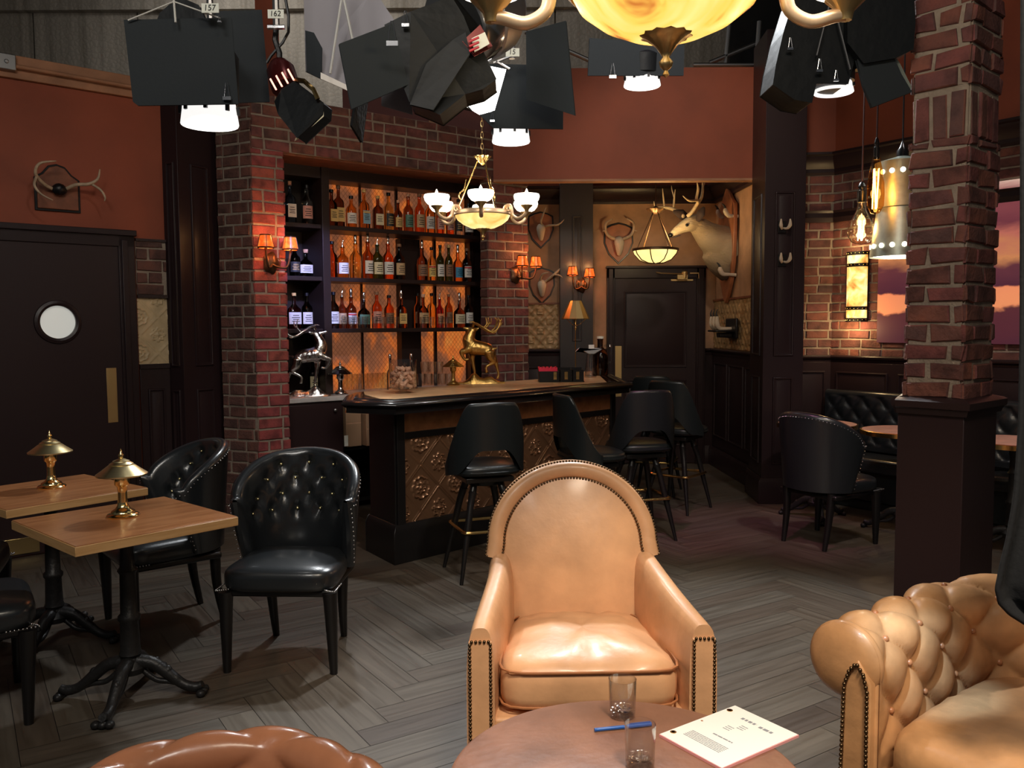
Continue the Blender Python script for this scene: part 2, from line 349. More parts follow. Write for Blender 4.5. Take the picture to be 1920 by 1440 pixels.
# bricks on a rectangle in a local (x, z) frame, outer face towards -y
def bricks(mb, x0, x1, z0, z1, M, L=.205, h=.085, j=.013, depth=.016, seed=1, jit=.0035, mi=0, mortar=1, wrap=(0, 0)):
    rnd = random.Random(seed); row = 0; z = z0
    while z < z1-.02:
        zt = min(z+h-j, z1); x = x0 - (L/2 if row % 2 else 0) - rnd.random()*.02
        while x < x1-.008:
            Lk = L*rnd.choice((1, 1, 1, .52)) if rnd.random() < .5 else L
            a = max(x, x0-wrap[0]); b = min(x+Lk-j, x1+wrap[1])
            if b-a > .02:
                r = lambda: rnd.uniform(-jit, jit); d = depth+rnd.uniform(-.004, .004); ch = .006
                vs = [(a+r(), 0, z+r()), (b+r(), 0, z+r()), (b+r(), 0, zt+r()), (a+r(), 0, zt+r())]
                vs += [(vs[0][0]+ch*.3, -d+.004, vs[0][2]+ch*.3), (vs[1][0]-ch*.3, -d+.004, vs[1][2]+ch*.3), (vs[2][0]-ch*.3, -d+.004, vs[2][2]-ch*.3), (vs[3][0]+ch*.3, -d+.004, vs[3][2]-ch*.3)]
                vs += [(vs[0][0]+ch, -d+r()*.5, vs[0][2]+ch), (vs[1][0]-ch, -d+r()*.5, vs[1][2]+ch), (vs[2][0]-ch, -d+r()*.5, vs[2][2]-ch), (vs[3][0]+ch, -d+r()*.5, vs[3][2]-ch)]
                fs = [(8, 9, 10, 11)]
                for q in (0, 4): fs += [(q+k, q+(k+1) % 4, q+4+(k+1) % 4, q+4+k) for k in range(4)]
                mb.add(vs, fs, M, mi)
            x += Lk
        z += h; row += 1
    # mortar bed just behind the brick faces
    mb.box(x0, x1, -depth*.45, .03, z0, z1, M, mortar)
# raised and fielded panel on a local plane
def raised_panel(mb, x0, x1, z0, z1, y=0, M=None, mi=0, d=.018, wd=.022):
    f = [(x0, z0), (x1, z0), (x1, z1), (x0, z1)]
    def ring(i, yy): return [(x0+i, yy, z0+i), (x1-i, yy, z0+i), (x1-i, yy, z1-i), (x0+i, yy, z1-i)]
    R = [ring(0, y), ring(.004, y-.012), ring(.014, y-.012), ring(.020, y+.004), ring(.020+wd, y-.004)]
    vs = [p for r in R for p in r]; fs = []
    for i in range(len(R)-1): fs += [(i*4+k, i*4+(k+1) % 4, (i+1)*4+(k+1) % 4, (i+1)*4+k) for k in range(4)]
    fs.append(tuple(range((len(R)-1)*4, len(R)*4))); mb.add(vs, fs, M, mi)
# horizontal moulding: profile [(out, z)] swept along a polyline of plan points
def moulding(mb, path, prof, mi=0):
    P = [Vector((p[0], p[1], 0)) for p in path]; n = len(P); vs = []; m = len(prof)
    for i in range(n):
        d1 = (P[i]-P[i-1]).normalized() if i else (P[1]-P[0]).normalized(); d2 = (P[i+1]-P[i]).normalized() if i < n-1 else d1
        n1 = Vector((d1.y, -d1.x, 0)); n2 = Vector((d2.y, -d2.x, 0)); b = (n1+n2).normalized(); k = 1/max(.3, b.dot(n1))
        for o, z in prof: q = P[i]+b*(o*k); vs.append((q.x, q.y, z))
    fs = [(i*m+j, (i+1)*m+j, (i+1)*m+j+1, i*m+j+1) for i in range(n-1) for j in range(m-1)]
    fs += [(0, *range(1, m))[::-1], tuple(range((n-1)*m, n*m))]; mb.add(vs, fs, None, mi)
CROWN = lambda z: [(0, z-.02), (.02, z-.02), (.03, z), (.03, z+.03), (.06, z+.06), (.09, z+.10), (.10, z+.13), (.13, z+.14), (.13, z+.16), (0, z+.16)]
BASE = lambda h=.2: [(0, 0), (.03, 0), (.03, h-.035), (.022, h-.02), (.012, h), (0, h)]
CAP = lambda z: [(0, z-.06), (.015, z-.06), (.02, z-.03), (.045, z-.015), (.05, z), (.04, z+.012), (0, z+.012)]
# embossed tin pattern height
def tin_h(x, z, T=.30):
    u = (x/T) % 1.0-.5; v = (z/T) % 1.0-.5; r = sqrt(u*u+v*v); a = atan2(v, u); h = 0
    g = lambda d, w: exp(-(d/w)**2)
    h += g(r-.10-.02*cos(8*a), .013)+g(r-.20-.035*abs(cos(4*a)), .014)*.9+g(r, .035)
    if r < .2: h += .5*g(sin(4*a)*r, .012)
    cu = .5-abs(u); cv = .5-abs(v); rc = sqrt(cu*cu+cv*cv); ac = atan2(cv, cu)
    h += g(rc-.16-.03*cos(8*ac), .013)+.8*g(rc, .03)
    if rc < .14: h += .7*max(g(cu, .009), g(cv, .009), g(cu-cv, .009))
    dd = abs(abs(u)+abs(v)-.5); h += .8*g(dd-.03, .010)*(r > .24)
    return min(h, 1.2)
def tin_h2(x, z, T=.30): # diamond lattice
    u = (x/T) % 1.0; v = (z/T) % 1.0; g = lambda d, w: exp(-(d/w)**2)
    a = ((x+z)/(T*.7)) % 1.0-.5; b = ((x-z)/(T*.7)) % 1.0-.5; r = sqrt(a*a+b*b); t = atan2(b, a)
    return min(1.1, g(abs(a)-.44, .035)+g(abs(b)-.44, .035)+g(r-.22-.06*cos(4*t), .035)+g(r, .06)+.6*g(a*b*6, .12)*(r < .38))
def tin_panel(mb, x0, x1, z0, z1, y, M, fn, step=.008, amp=.006, mi=0):
    nu = max(2, int((x1-x0)/step)+1); nv = max(2, int((z1-z0)/step)+1)
    mb.grid(lambda a, b: (lerp(x0, x1, a), y-amp*fn(lerp(x0, x1, a), lerp(z0, z1, b)), lerp(z0, z1, b)), nu, nv, M, mi)
# ================================================================ setting
S = lambda o: tag(o, kind='structure')
# floor: herringbone planks in one mesh
fm = MB(); me_uv = []
pw, plen = .135, .81; ang = radians(33); ca, sa = cos(ang), sin(ang)
def fplank(cx, cy, hx, hy, along_x):
    pts = [(-hx, -hy), (hx, -hy), (hx, hy), (-hx, hy)]
    wp = [((cx+p[0])*ca-(cy+p[1])*sa, (cx+p[0])*sa+(cy+p[1])*ca) for p in pts]
    mx = sum(p[0] for p in wp)/4; my = sum(p[1] for p in wp)/4
    if not (-5.2 < mx < 5.8 and -.6 < my < 10.2): return
    o = len(fm.v); fm.v += [(p[0], p[1], 0) for p in wp]; fm.f.append((o, o+1, o+2, o+3)); fm.mi.append(0); r = random.random()*9
    me_uv.append([((p[0] if along_x else p[1])+r, (p[1] if along_x else p[0])*1+r*3) for p in pts])
k = int(plen/pw)
for i in range(-110, 110):
    for j in range(-16, 16):
        bx = i*pw + j*plen; by = i*pw - j*plen
        fplank(bx+plen/2, by+pw/2, plen/2-.0012, pw/2-.0012, True)
        fplank(bx+pw/2, by+pw+plen/2, pw/2-.0012, plen/2-.0012, False)
nb = len(fm.f); fm.box(-5.6, 6.0, -.8, 10.6, -.12, -.0015, mi=1)
fl = fm.build('floor', ['floor_planks', 'black_wood'], smooth=0)
uvl = fl.data.uv_layers.new(name='UVMap')
for fi in range(nb):
    for q, li in enumerate(fl.data.polygons[fi].loop_indices): uvl.data[li].uv = me_uv[fi][q]
S(fl)
# --- plan of the set
PL_L = Plane((-3.36, 5.62), (.755, .656))                # wall with the porthole door
PL_B = Plane((-1.715, 6.567), (.785, .62))               # front of the bar niche
WL0 = PL_L.pt(-1.6, 0, 0); s305 = PL_L.at(307, 400)[0]
m = MB(); m.box(-1.6, s305, 0, .12, 0, 3.15, PL_L.M)
S(m.build('wall_left', 'orange_paint'))
m = MB(); m.box(-1.6, s305+.02, -.03, .10, 3.152, 3.30, PL_L.M); m.cyl(PL_L.pt(-1.5, .06, 3.235), PL_L.pt(s305-.1, .06, 3.215), .014)
S(m.build('trim_1', 'raw_wood', bevel=.004))
m = MB(); sj = PL_L.at(-12, 370)[0]; q = PL_L.at(8, 130); m.box(q[0]-.08, q[0]+.055, -.075, -.031, 3.19, 3.29, PL_L.M); m.cyl(PL_L.pt(q[0], .07, 3.24), PL_L.pt(q[0], .08, 3.24), .014)
tag(m.build('junction_box', 'steel', bevel=.006), 'grey metal electrical box on the wooden rail above the left wall', 'junction box')
# door_1
sr = PL_L.at(228, 700)[0]; s_out = PL_L.at(258, 700)[0]; pc = PL_L.at(107, 604); zdt = PL_L.at(110, 457)[1]; zho = PL_L.at(120, 428)[1]
sl = sr-(sr-pc[0])*2; ll = sl-(s_out-sr)
m = MB()
for a, b in ((sr, s_out), (ll, sl)): m.box(a, b, -.035, -.001, 0, zho, PL_L.M); m.box(a+(.018 if a == sr else .05), b-(.05 if a == sr else .018), -.05, -.001, 0, zho-.06, PL_L.M)
m.box(ll, s_out, -.035, -.001, zdt, zho, PL_L.M); m.box(ll-.02, s_out+.01, -.06, -.001, zho-.03, zho+.01, PL_L.M)
S(m.build('trim_2', 'dark_wood', bevel=.004))
d = MB(); n = 48
rp = .115; q = (pc[0], pc[1])
# slab with a round hole
vs = []; fs = []
for y in (-.022, -.002):
    for kx in range(n):
        a = 2*PI*kx/n; vs.append((q[0]+rp*cos(a), y, q[1]+rp*sin(a)))
    for kx in range(n):
        a = 2*PI*kx/n; dx, dz = cos(a), sin(a); t = 9
        if dx > 1e-6: t = min(t, (sr-q[0])/dx)
        if dx < -1e-6: t = min(t, (sl-q[0])/dx)
        if dz > 1e-6: t = min(t, (zdt-q[1])/dz)
        if dz < -1e-6: t = min(t, (.01-q[1])/dz)
        vs.append((q[0]+t*dx, y, q[1]+t*dz))
for kx in range(n):
    kk = (kx+1) % n; fs += [(kx, kk, n+kk, n+kx), (kx, kk, 2*n+kk, 2*n+kx)]
d.add(vs, fs, PL_L.M); 
for cx, cz in ((sr, zdt), (sl, zdt), (sr, .01), (sl, .01)):
    pass
d.box(sl, sr, -.018, -.002, .01, .3, PL_L.M)
d.box(sr-.12, sr, -.0215, -.002, .01, zdt, PL_L.M); d.box(sl, sl+.12, -.0215, -.002, .01, zdt, PL_L.M); d.box(sl, sr, -.0215, -.002, zdt-.3, zdt, PL_L.M)
door1 = S(d.build('door_1', 'door_wood', smooth=0))
MY = PL_L.M @ Matrix.Translation((q[0], 0, q[1])) @ Matrix.Rotation(PI/2, 4, 'X')
m = MB(); m.lathe([(rp-.004, .010), (rp-.004, .034), (rp+.012, .040), (rp+.03, .034), (rp+.034, .022)], 48, MY, cap=False); m.build('porthole_frame', 'dark_wood', door1)
m = MB(); m.lathe([(0, .008), (rp, .008), (rp, .012), (0, .012)], 48, MY); m.build('porthole_glass', 'opal_glass', door1)
a, b = PL_L.at(197, 690), PL_L.at(220, 791); m = MB(); m.box(a[0], b[0], -.026, -.0225, b[1], a[1], PL_L.M); m.build('push_plate', 'satin_brass', door1, bevel=.002)
a = PL_L.at(73, 1024); m = MB(); m.box(sl+.02, a[0], -.030, -.0225, .025, .13, PL_L.M); m.box(sl+.02, a[0], -.036, -.022, .125, .134, PL_L.M)
m.build('kick_plate', 'bright_brass', door1, bevel=.002)
# strip right of the door: brick, tin tile, panelled dado
s0 = s_out+.012; s1 = s305; z_b0 = PL_L.at(290, 556)[1]; z_b1 = PL_L.at(290, 454)[1]; zt0 = PL_L.at(290, 682)[1]
m = MB(); bricks(m, s0, s1, z_b0+.012, z_b1, PL_L.M @ Matrix.Translation((0, -.004, 0)), seed=3, depth=.02)
m.cur = 2; m.box(s0, s1, -.03, 0, z_b1, z_b1+.018, PL_L.M); m.box(s0, s1, -.03, 0, z_b0-.012, z_b0+.012, PL_L.M)
S(m.build('wall_left_strip', ['brick_brown', 'mortar', 'dark_wood'], smooth=20))
mat('cream_tin', (.56, .42, .24), .38, var=.2, vscale=9); mat('tin_bronze', (.24, .125, .065), .30, .6); mat('tin_tan', (.42, .27, .13), .4, .1, var=.25, vscale=8)
m = MB(); tin_panel(m, s0, s1, zt0, z_b0-.012, -.004, PL_L.M, lambda x, z: tin_h(x-s0+.12, z-zt0+.05, .26), .006, .011); S(m.build('wall_left_tile', 'cream_tin', smooth=60))
m = MB(); m.box(s0, s1, -.02, 0, 0, zt0-.03, PL_L.M); raised_panel(m, s0+.05, s1-.04, .3, PL_L.at(295, 728)[1], -.02, PL_L.M); m.box(s0, s1, -.03, 0, zt0-.035, zt0, PL_L.M)
moulding(m, [PL_L.pt(s0, .02, 0), PL_L.pt(s1, .02, 0)], BASE(.2)); S(m.build('trim_3', 'dark_wood', bevel=.002))
# left pilaster between door wall and bar pier
A = PL_L.pt(s305, 0, 0); Bp = aty(343, 640, 6.28); Bp.z = 0; Cp = aty(419, 640, 6.62); Cp.z = 0; ztop = 3.55
m = MB(); m.prism([(A.x, A.y), (Bp.x, Bp.y), (Cp.x, Cp.y), (Cp.x-.1, Cp.y+.3), (A.x-.15, A.y+.35)], 0, ztop)
fa = Plane((A.x, A.y), (Bp.x-A.x, Bp.y-A.y)); fb = Plane((Bp.x, Bp.y), (Cp.x-Bp.x, Cp.y-Bp.y)); la = (Bp-A).length; lb = (Cp-Bp).length
zp = PL_L.at(380, 313)[1]; zq = fb.at(385, 686)[1]; zr = fb.at(385, 728)[1]; zp = fb.at(385, 313)[1]
for pl, L in ((fa, la), (fb, lb)):
    e = .032 if L < .25 else L*.28
    raised_panel(m, e, L-e, zq, zp, 0, pl.M, wd=.02); raised_panel(m, e, L-e, .3, zr, 0, pl.M, wd=.02)
moulding(m, [A, Bp, Cp], BASE(.22)); S(m.build('trim_4', 'dark_wood', bevel=.002))
# --- bar niche: piers and header of brick
sp0 = PL_B.at(476, 500)[0]; sp1 = PL_B.at(533, 500)[0]; sq0 = PL_B.at(915, 500)[0]; sq1 = PL_B.at(988, 500)[0]
zh0 = PL_B.at(530, 285)[1]; zh1 = PL_B.at(760, 222)[1]
m = MB(); PLc = Plane(PL_B.pt(sp0, 0, 0), (-1, .45)); Lf = aty(417, 640, 6.55)
lp = Plane((Lf.x, Lf.y), (PL_B.pt(sp0, 0, 0).x-Lf.x, PL_B.pt(sp0, 0, 0).y-Lf.y)); ll_ = (PL_B.pt(sp0, 0, 0)-Vector((Lf.x, Lf.y, 0))).length
bricks(m, 0, ll_, 0, zh1, lp.M, seed=11, L=.16, mi=2, wrap=(0, .01)); bricks(m, sp0, sp1, 0, zh0, PL_B.M, seed=12, L=.2, wrap=(.008, .008))
Pr = Plane(PL_B.pt(sp1, 0, 0), (PL_B.N.x, PL_B.N.y)); bricks(m, 0, .36, 0, zh0, Pr.M, seed=13, wrap=(.01, 0))
m.prism([(Lf.x+.02, Lf.y+.01), tuple(PL_B.pt(sp0, -.03, 0))[:2], tuple(PL_B.pt(sp1-.01, -.03, 0))[:2], tuple(PL_B.pt(sp1-.01, -.75, 0))[:2], (Lf.x-.1, Lf.y+.5)], 0, zh1-.01, mi=1)
S(m.build('wall_bar_pier', ['brick_red', 'mortar', 'brick_brown'], smooth=20))
m = MB(); bricks(m, sq0, sq1, 0, zh0, PL_B.M, seed=21, wrap=(.008, .008)); m.box(sq0, sq1, .03, .10, 0, zh0, PL_B.M, 1)
Pl2 = Plane(PL_B.pt(sq1, 0, 0), (PL_B.N.x, PL_B.N.y)); bricks(m, 0, .6, 0, zh1, Pl2.M, seed=22)
Pl3 = Plane(PL_B.pt(sq0, -.10, 0), (-PL_B.N.x, -PL_B.N.y)); bricks(m, 0, .10, 0, zh0, Pl3.M, seed=23, L=.3, wrap=(0, .01))
S(m.build('wall_bar_pier_right', ['brick', 'mortar'], smooth=20))
m = MB(); bricks(m, sp0, sq1, zh0, zh1, PL_B.M, seed=31); m.box(sp0, sq1, .03, .6, zh0+.01, zh1-.005, PL_B.M, 1); m.box(sp1, sq1, .02, .75, zh0-.015, zh0+.012, PL_B.M, 2)
S(m.build('wall_bar_header', ['brick', 'mortar', 'plaque_wood'], smooth=20))
# --- soffit wall over the alcove, alcove walls
YS = 7.75; zs0 = aty(1200, 335, YS).z; zs1 = aty(1200, 127, YS).z; xs0 = PL_B.pt(sq1, 0, 0).x+.05; xs1 = 2.3
m = MB(); m.box(xs0-.35, xs1, YS, YS+.10, zs0, zs1); S(m.build('wall_soffit', 'orange_paint'))
m = MB(); m.box(xs0-.35, xs1, YS-.004, YS+.108, zs0-.02, zs0-.001); S(m.build('trim_5', 'raw_wood'))
m = MB(); m.box(-1.55, xs0-.36, 8.1, 8.18, 3.05, 3.75); S(m.build('wall_behind_header', 'maroon_paint'))
p = aty(810, 150, 8.07); m = MB(); m.box(p.x-.03, p.x+.03, 8.03, 8.09, 3.05, 3.75); S(m.build('trim_6', 'raw_wood'))
YB = 9.4; zc = aty(1200, 379, YB).z
m = MB(); m.box(-.6, 2.32, YB, YB+.1, 0, zc+.02, mi=0); m.box(-.6, 2.32, YB, YB+.1, zc+.02, 3.9, mi=1)
S(m.build('wall_back', ['wallpaper', 'orange_paint']))
PR = Plane((2.22, 9.4), (.07, -2.1)) 
m = MB(); m.box(0, 2.1, 0, .1, 0, zc+.02, PR.M, 0); m.box(0, 2.1, 0, .1, zc+.02, 3.9, PR.M, 1)
S(m.build('wall_alcove_right', ['wallpaper', 'orange_paint']))
m = MB(); moulding(m, [(-.6, YB), (2.22, YB), (2.29, 7.5)], CROWN(zc)); S(m.build('trim_7', 'dark_wood', smooth=20))
# dado, tile panels
zd = aty(1060, 653, YB).z; ztl = aty(1020, 571, YB).z
xd = aty(1137, 600, YB).x; xe = aty(1321, 600, YB).x
m = MB(); 
m.box(-.6, xd, YB-.025, YB-.001, 0, zd-.04); moulding(m, [(-.6, YB-.02), (xd, YB-.02)], CAP(zd-.02))
m.box(xe, 2.2, YB-.025, YB-.001, 0, zd-.04); moulding(m, [(xe, YB-.02), (2.2, YB-.02), (2.262, 7.7)], CAP(zd-.02)); m.box(0, 1.7, -.025, -.001, 0, zd-.04, PR.M)
for i in range(3): raised_panel(m, .10+i*.55, .58+i*.55, .32, zd-.16, -.025, PR.M)
moulding(m, [(xe, YB-.02), (2.18, YB-.02), (2.245, 7.7)], BASE(.2)); raised_panel(m, .15, .55, .3, zd-.2, YB-.025)
S(m.build('trim_8', 'dark_wood', bevel=.0015))
m = MB(); tin_panel(m, -.4, aty(1047, 600, YB).x, zd, ztl, YB-.004, None, lambda x, z: tin_h2(x, z, .3), .01, .014); m.box(-.4, .6, YB-.02, YB-.001, ztl, ztl+.02, mi=1)
S(m.build('wall_back_tile', ['tin_tan', 'plaque_wood'], smooth=60))
m = MB(); tin_panel(m, 0, 1.7, zd, zd+.5, -.004, PR.M, lambda x, z: tin_h2(x, z, .3), .012, .014); m.box(0, 1.7, -.025, -.001, zd+.5, zd+.52, PR.M, 1)
S(m.build('wall_alcove_tile', ['tin_tan', 'plaque_wood'], smooth=60))
# pilaster on the back wall
xa, xb = aty(1050, 500, YB-.14).x, aty(1112, 500, YB-.14).x
mat('grey_wood', (.035, .031, .033), .4, bump=.05)
m = MB(); m.box(xa, xb, YB-.14, YB-.001, 0, 3.2); raised_panel(m, xa+.13, xb-.12, aty(1080, 640, 9.3).z, aty(1080, 405, 9.3).z, YB-.14); raised_panel(m, xa+.13, xb-.12, .3, 1.0, YB-.14)
m.box(xa-.03, xb+.03, YB-.17, YB-.001, 0, .2); S(m.build('trim_9', 'grey_wood', bevel=.002))
# door_2
zdo = aty(1230, 499, YB).z; zdi = aty(1230, 522, YB).z; xdi, xei = aty(1152, 600, YB).x, aty(1304, 600, YB).x
m = MB()
for a, b in ((xd, xdi), (xei, xe)): m.box(a, b, YB-.05, YB-.0015, 0, zdo); m.box(a+.02, b-.02, YB-.065, YB-.002, 0, zdo-.03)
m.box(xd, xe, YB-.05, YB-.0015, zdi, zdo); m.box(xd-.01, xe+.01, YB-.08, YB-.0015, zdo-.025, zdo); S(m.build('trim_10', 'dark_wood', bevel=.004))
m = MB(); m.box(xdi, xei, YB-.03, YB-.002, .01, zdi); zm = aty(1230, 694, YB).z
raised_panel(m, xdi+.1, xei-.1, zm+.03, zdi-.14, YB-.03); raised_panel(m, xdi+.1, xei-.1, .2, zm-.1, YB-.03)
door2 = S(m.build('door_2', 'door_wood', bevel=.002))
m = MB(); a = aty(1146, 649, YB-.04); b = aty(1157, 701, YB-.04); m.box(xdi+.005, xdi+.075, YB-.034, YB-.0305, b.z-.25, a.z); m.build('push_plate', 'satin_brass', door2, bevel=.001)
a = aty(1283, 519, YB-.06); m = MB(); m.box(a.x-.14, a.x+.10, YB-.05, YB-.0305, a.z-.045, a.z-.025); m.box(a.x-.08, a.x+.03, YB-.10, YB-.031, a.z-.03, a.z+.02); m.lathe([(0, -.05), (.03, -.04), (.035, .03), (.02, .045), (0, .05)], 16, c=(a.x, YB-.075, a.z+.02))
m.tube([(a.x-.02, YB-.08, a.z+.03), (a.x-.26, YB-.13, a.z+.035), (a.x-.3, YB-.06, a.z+.05)], .008); m.box(a.x+.06, a.x+.16, YB-.07, YB-.06, a.z+.03, a.z+.045); m.box(a.x+.15, a.x+.16, YB-.07, YB-.06, a.z-.02, a.z+.045)
m.build('door_closer', 'satin_brass', door2, bevel=.003)
# right pilaster at the mouth of the alcove
PX0, PX1, PY = 2.12, 2.46, 7.25
m = MB(); m.prism([(PX0, PY), (PX1, PY), (PX1, PY+.5), (PX0+.03, PY+.5)], 0, 3.95); pf = Plane((PX0, PY), (1, 0)); ps = Plane((PX0+.03, PY+.5), (-.03, -.5))
z1 = pf.at(1460, 359)[1]; z2 = pf.at(1460, 668)[1]; z3 = pf.at(1460, 707)[1]
raised_panel(m, .085, .255, z2, z1, 0, pf.M, wd=.03); raised_panel(m, .085, .255, .33, z3, 0, pf.M, wd=.03); raised_panel(m, .1, .4, z2, z1, 0, ps.M); raised_panel(m, .1, .4, .33, z3, 0, ps.M)
moulding(m, [(PX0+.03, PY+.5), (PX0, PY), (PX1, PY), (PX1, PY+.4)], BASE(.22)); S(m.build('trim_11', 'dark_wood', bevel=.002))
# --- booth nook on the right
W1a, W1b, W2b = (PX1-.02, 7.70), (2.85, 7.655), (4.9, 4.76)
p1 = Plane(W1a, (W1b[0]-W1a[0], W1b[1]-W1a[1])); l1 = sqrt((W1b[0]-W1a[0])**2+(W1b[1]-W1a[1])**2)
P2 = Plane(W1b, (W2b[0]-W1b[0], W2b[1]-W1b[1])); l2 = 3.5
zk = p1.at(1530, 325)[1]; zk2 = p1.at(1530, 416)[1]; zw = p1.at(1530, 668)[1]
for pl, L, nm, sd in ((p1, l1, 'wall_nook', 41), (P2, l2, 'wall_right', 42)):
    m = MB(); m.box(0, L, 0, .1, 0, 3.95, pl.M, 2); bricks(m, 0, L, zw, zk, pl.M, seed=sd, L=.2, h=.08); S(m.build(nm, ['brick', 'mortar', 'orange_paint'], smooth=20))
PTH = [W1a, W1b, tuple(P2.pt(l2, 0, 0))[:2]]
m = MB(); moulding(m, PTH, CROWN(zk)); S(m.build('trim_12', 'dark_wood', smooth=20))
m = MB(); moulding(m, PTH, [(0, zk2-.01), (.04, zk2-.01), (.05, zk2+.03), (.04, zk2+.07), (.05, zk2+.09), (0, zk2+.09)]); S(m.build('trim_13', 'dark_wood', smooth=20))
m = MB(); moulding(m, PTH, CAP(zw)); p1b = [W1a, W1b]; m.box(0, l1, -.03, -.001, 0, zw-.05, p1.M); m.box(0, l2, -.03, -.001, 0, zw-.05, P2.M)
for i in range(6): raised_panel(m, .07+i*.58, .56+i*.58, .80, zw-.13, -.03, P2.M)
raised_panel(m, .07, l1-.06, .3, zw-.13, -.03, p1.M); S(m.build('trim_14', 'dark_wood', bevel=.0015))
# --- stage wall behind the set, hexagonal wire over panels
def stage_mat():
    mm = bpy.data.materials.new('stage_wall'); mm.use_nodes = True; nt = mm.node_tree; b = nt.nodes['Principled BSDF']
    tc = nt.nodes.new('ShaderNodeTexCoord'); mp = N(nt, 'ShaderNodeMapping'); mp.inputs['Scale'].default_value = (6, 1, .25); nt.links.new(tc.outputs['Object'], mp.inputs['Vector'])
    n1 = N(nt, 'ShaderNodeTexNoise', Scale=2.0, Detail=4.0); nt.links.new(mp.outputs['Vector'], n1.inputs['Vector'])
    c = ramp(nt, n1.outputs['Fac'], [(.3, (.21, .185, .15)), (.5, (.30, .27, .23)), (.7, (.37, .33, .28))])
    vo = N(nt, 'ShaderNodeTexVoronoi', Scale=18.0, feature='DISTANCE_TO_EDGE'); nt.links.new(tc.outputs['Object'], vo.inputs['Vector'])
    rr = ramp(nt, vo.outputs['Distance'], [(.0, (.6, .6, .6)), (.05, (1, 1, 1))]); mx = N(nt, 'ShaderNodeMixRGB', blend_type='MULTIPLY'); mx.inputs['Fac'].default_value = .55
    nt.links.new(c, mx.inputs['Color1']); nt.links.new(rr, mx.inputs['Color2']); nt.links.new(mx.outputs['Color'], b.inputs['Base Color'])
    bp = N(nt, 'ShaderNodeBump', Strength=.4, Distance=.02); nt.links.new(vo.outputs['Distance'], bp.inputs['Height']); nt.links.new(bp.outputs['Normal'], b.inputs['Normal'])
    b.inputs['Roughness'].default_value = .9; MATS['stage_wall'] = mm
stage_mat()
m = MB()
for i in range(11): 
    x = -8.0+i*1.22; m.box(x, x+1.20, 10.3, 10.36, 0, 7.2)
m.box(-8, 5.5, 10.4, 10.5, 0, 7.2); m.box(-8.1, 6, 10.2, 10.4, 5.2, 5.32); S(m.build('wall_stage', 'stage_wall', smooth=0))
m = MB(); m.box(-8, -7.9, 2, 10.4, 0, 7.2); m.box(7, 7.1, 2, 10.4, 0, 7.2); S(m.build('wall_stage_side', 'stage_wall', smooth=0))
m = MB(); m.box(2.4, 6.5, 9.6, 9.7, 2.8, 7.2); S(m.build('wall_flat_rear', 'dark_cloth'))
mat('roof_dark', (.03, .03, .03), .9); m = MB(); m.box(-8.1, 7.1, -1, 10.5, 7.2, 7.3); S(m.build('ceiling', 'roof_dark'))
p = aty(503, 60, 8.6); m = MB(); m.box(p.x-.11, p.x+.09, 8.55, 8.65, 2.0, 5.4); S(m.build('trim_15', 'orange_paint'))
# scaffold pipes above the alcove
scf = thing('scaffold', 'grey metal scaffold pipes crossing above the orange wall', 'scaffold', (0, 0, 0))
for (a, b) in (((1330, 118, 8.6), (1470, 60, 8.6)), ((1360, 122, 8.6), (1372, 0, 8.6)), ((1418, 122, 8.4), (1424, 40, 8.4)), ((985, 60, 8.8), (1120, 120, 8.8)), ((1300, 122, 8.4), (1440, 122, 8.4))):
    m = MB(); m.cyl(aty(*a), aty(*b), .022, n=10); m.build('pipe', 'steel', scf)
# grid pipes that carry the lamps
GZ = 3.72

BZ = 1.07
# ================================================================ back bar
ORD = ['first', 'second', 'third', 'fourth', 'fifth', 'sixth', 'seventh', 'eighth', 'ninth', 'tenth', 'eleventh', 'twelfth', 'thirteenth', 'fourteenth', 'fifteenth', 'sixteenth']
SF, PB = .34, .70                                   # shelf front and panel depth behind the brick face
ZC = .965
zS = [PL_B.at(700, 428, -SF)[1], PL_B.at(700, 522, -SF)[1], PL_B.at(700, 615.5, -SF)[1]]; zT = PL_B.at(700, 341, -SF)[1]
xu0, xu1 = PL_B.at(603, 500, -SF)[0], PL_B.at(617, 500, -SF)[0]; xr1 = PL_B.at(912, 500, -SF)[0]; xl0 = sp1-.02
Mb = PL_B.M; rzb = PL_B.rz
def panel_mat():
    m = MATS['bar_panel']; nt = m.node_tree; b = nt.nodes['Principled BSDF']; tc = nt.nodes.new('ShaderNodeTexCoord'); sp = nt.nodes.new('ShaderNodeSeparateXYZ'); nt.links.new(tc.outputs['Object'], sp.inputs[0])
    def ln(sign):
        a = N(nt, 'ShaderNodeMath', operation='MULTIPLY_ADD'); nt.links.new(sp.outputs['Z'], a.inputs[0]); a.inputs[1].default_value = sign*.85; nt.links.new(sp.outputs['X'], a.inputs[2])
        q = N(nt, 'ShaderNodeMath', operation='MULTIPLY'); nt.links.new(a.outputs[0], q.inputs[0]); q.inputs[1].default_value = 24
        f = N(nt, 'ShaderNodeMath', operation='PINGPONG'); nt.links.new(q.outputs[0], f.inputs[0]); f.inputs[1].default_value = .5
        g = N(nt, 'ShaderNodeMath', operation='GREATER_THAN'); nt.links.new(f.outputs[0], g.inputs[0]); g.inputs[1].default_value = .075; return g
    g1, g2 = ln(1), ln(-1); mn = N(nt, 'ShaderNodeMath', operation='MINIMUM'); nt.links.new(g1.outputs[0], mn.inputs[0]); nt.links.new(g2.outputs[0], mn.inputs[1])
    src = b.inputs['Emission Color'].links[0].from_socket; mx = N(nt, 'ShaderNodeMixRGB', blend_type='MULTIPLY'); mx.inputs['Fac'].default_value = .5
    nt.links.new(src, mx.inputs['Color1']); nt.links.new(mn.outputs[0], mx.inputs['Color2']); nt.links.new(mx.outputs['Color'], b.inputs['Emission Color'])
panel_mat()
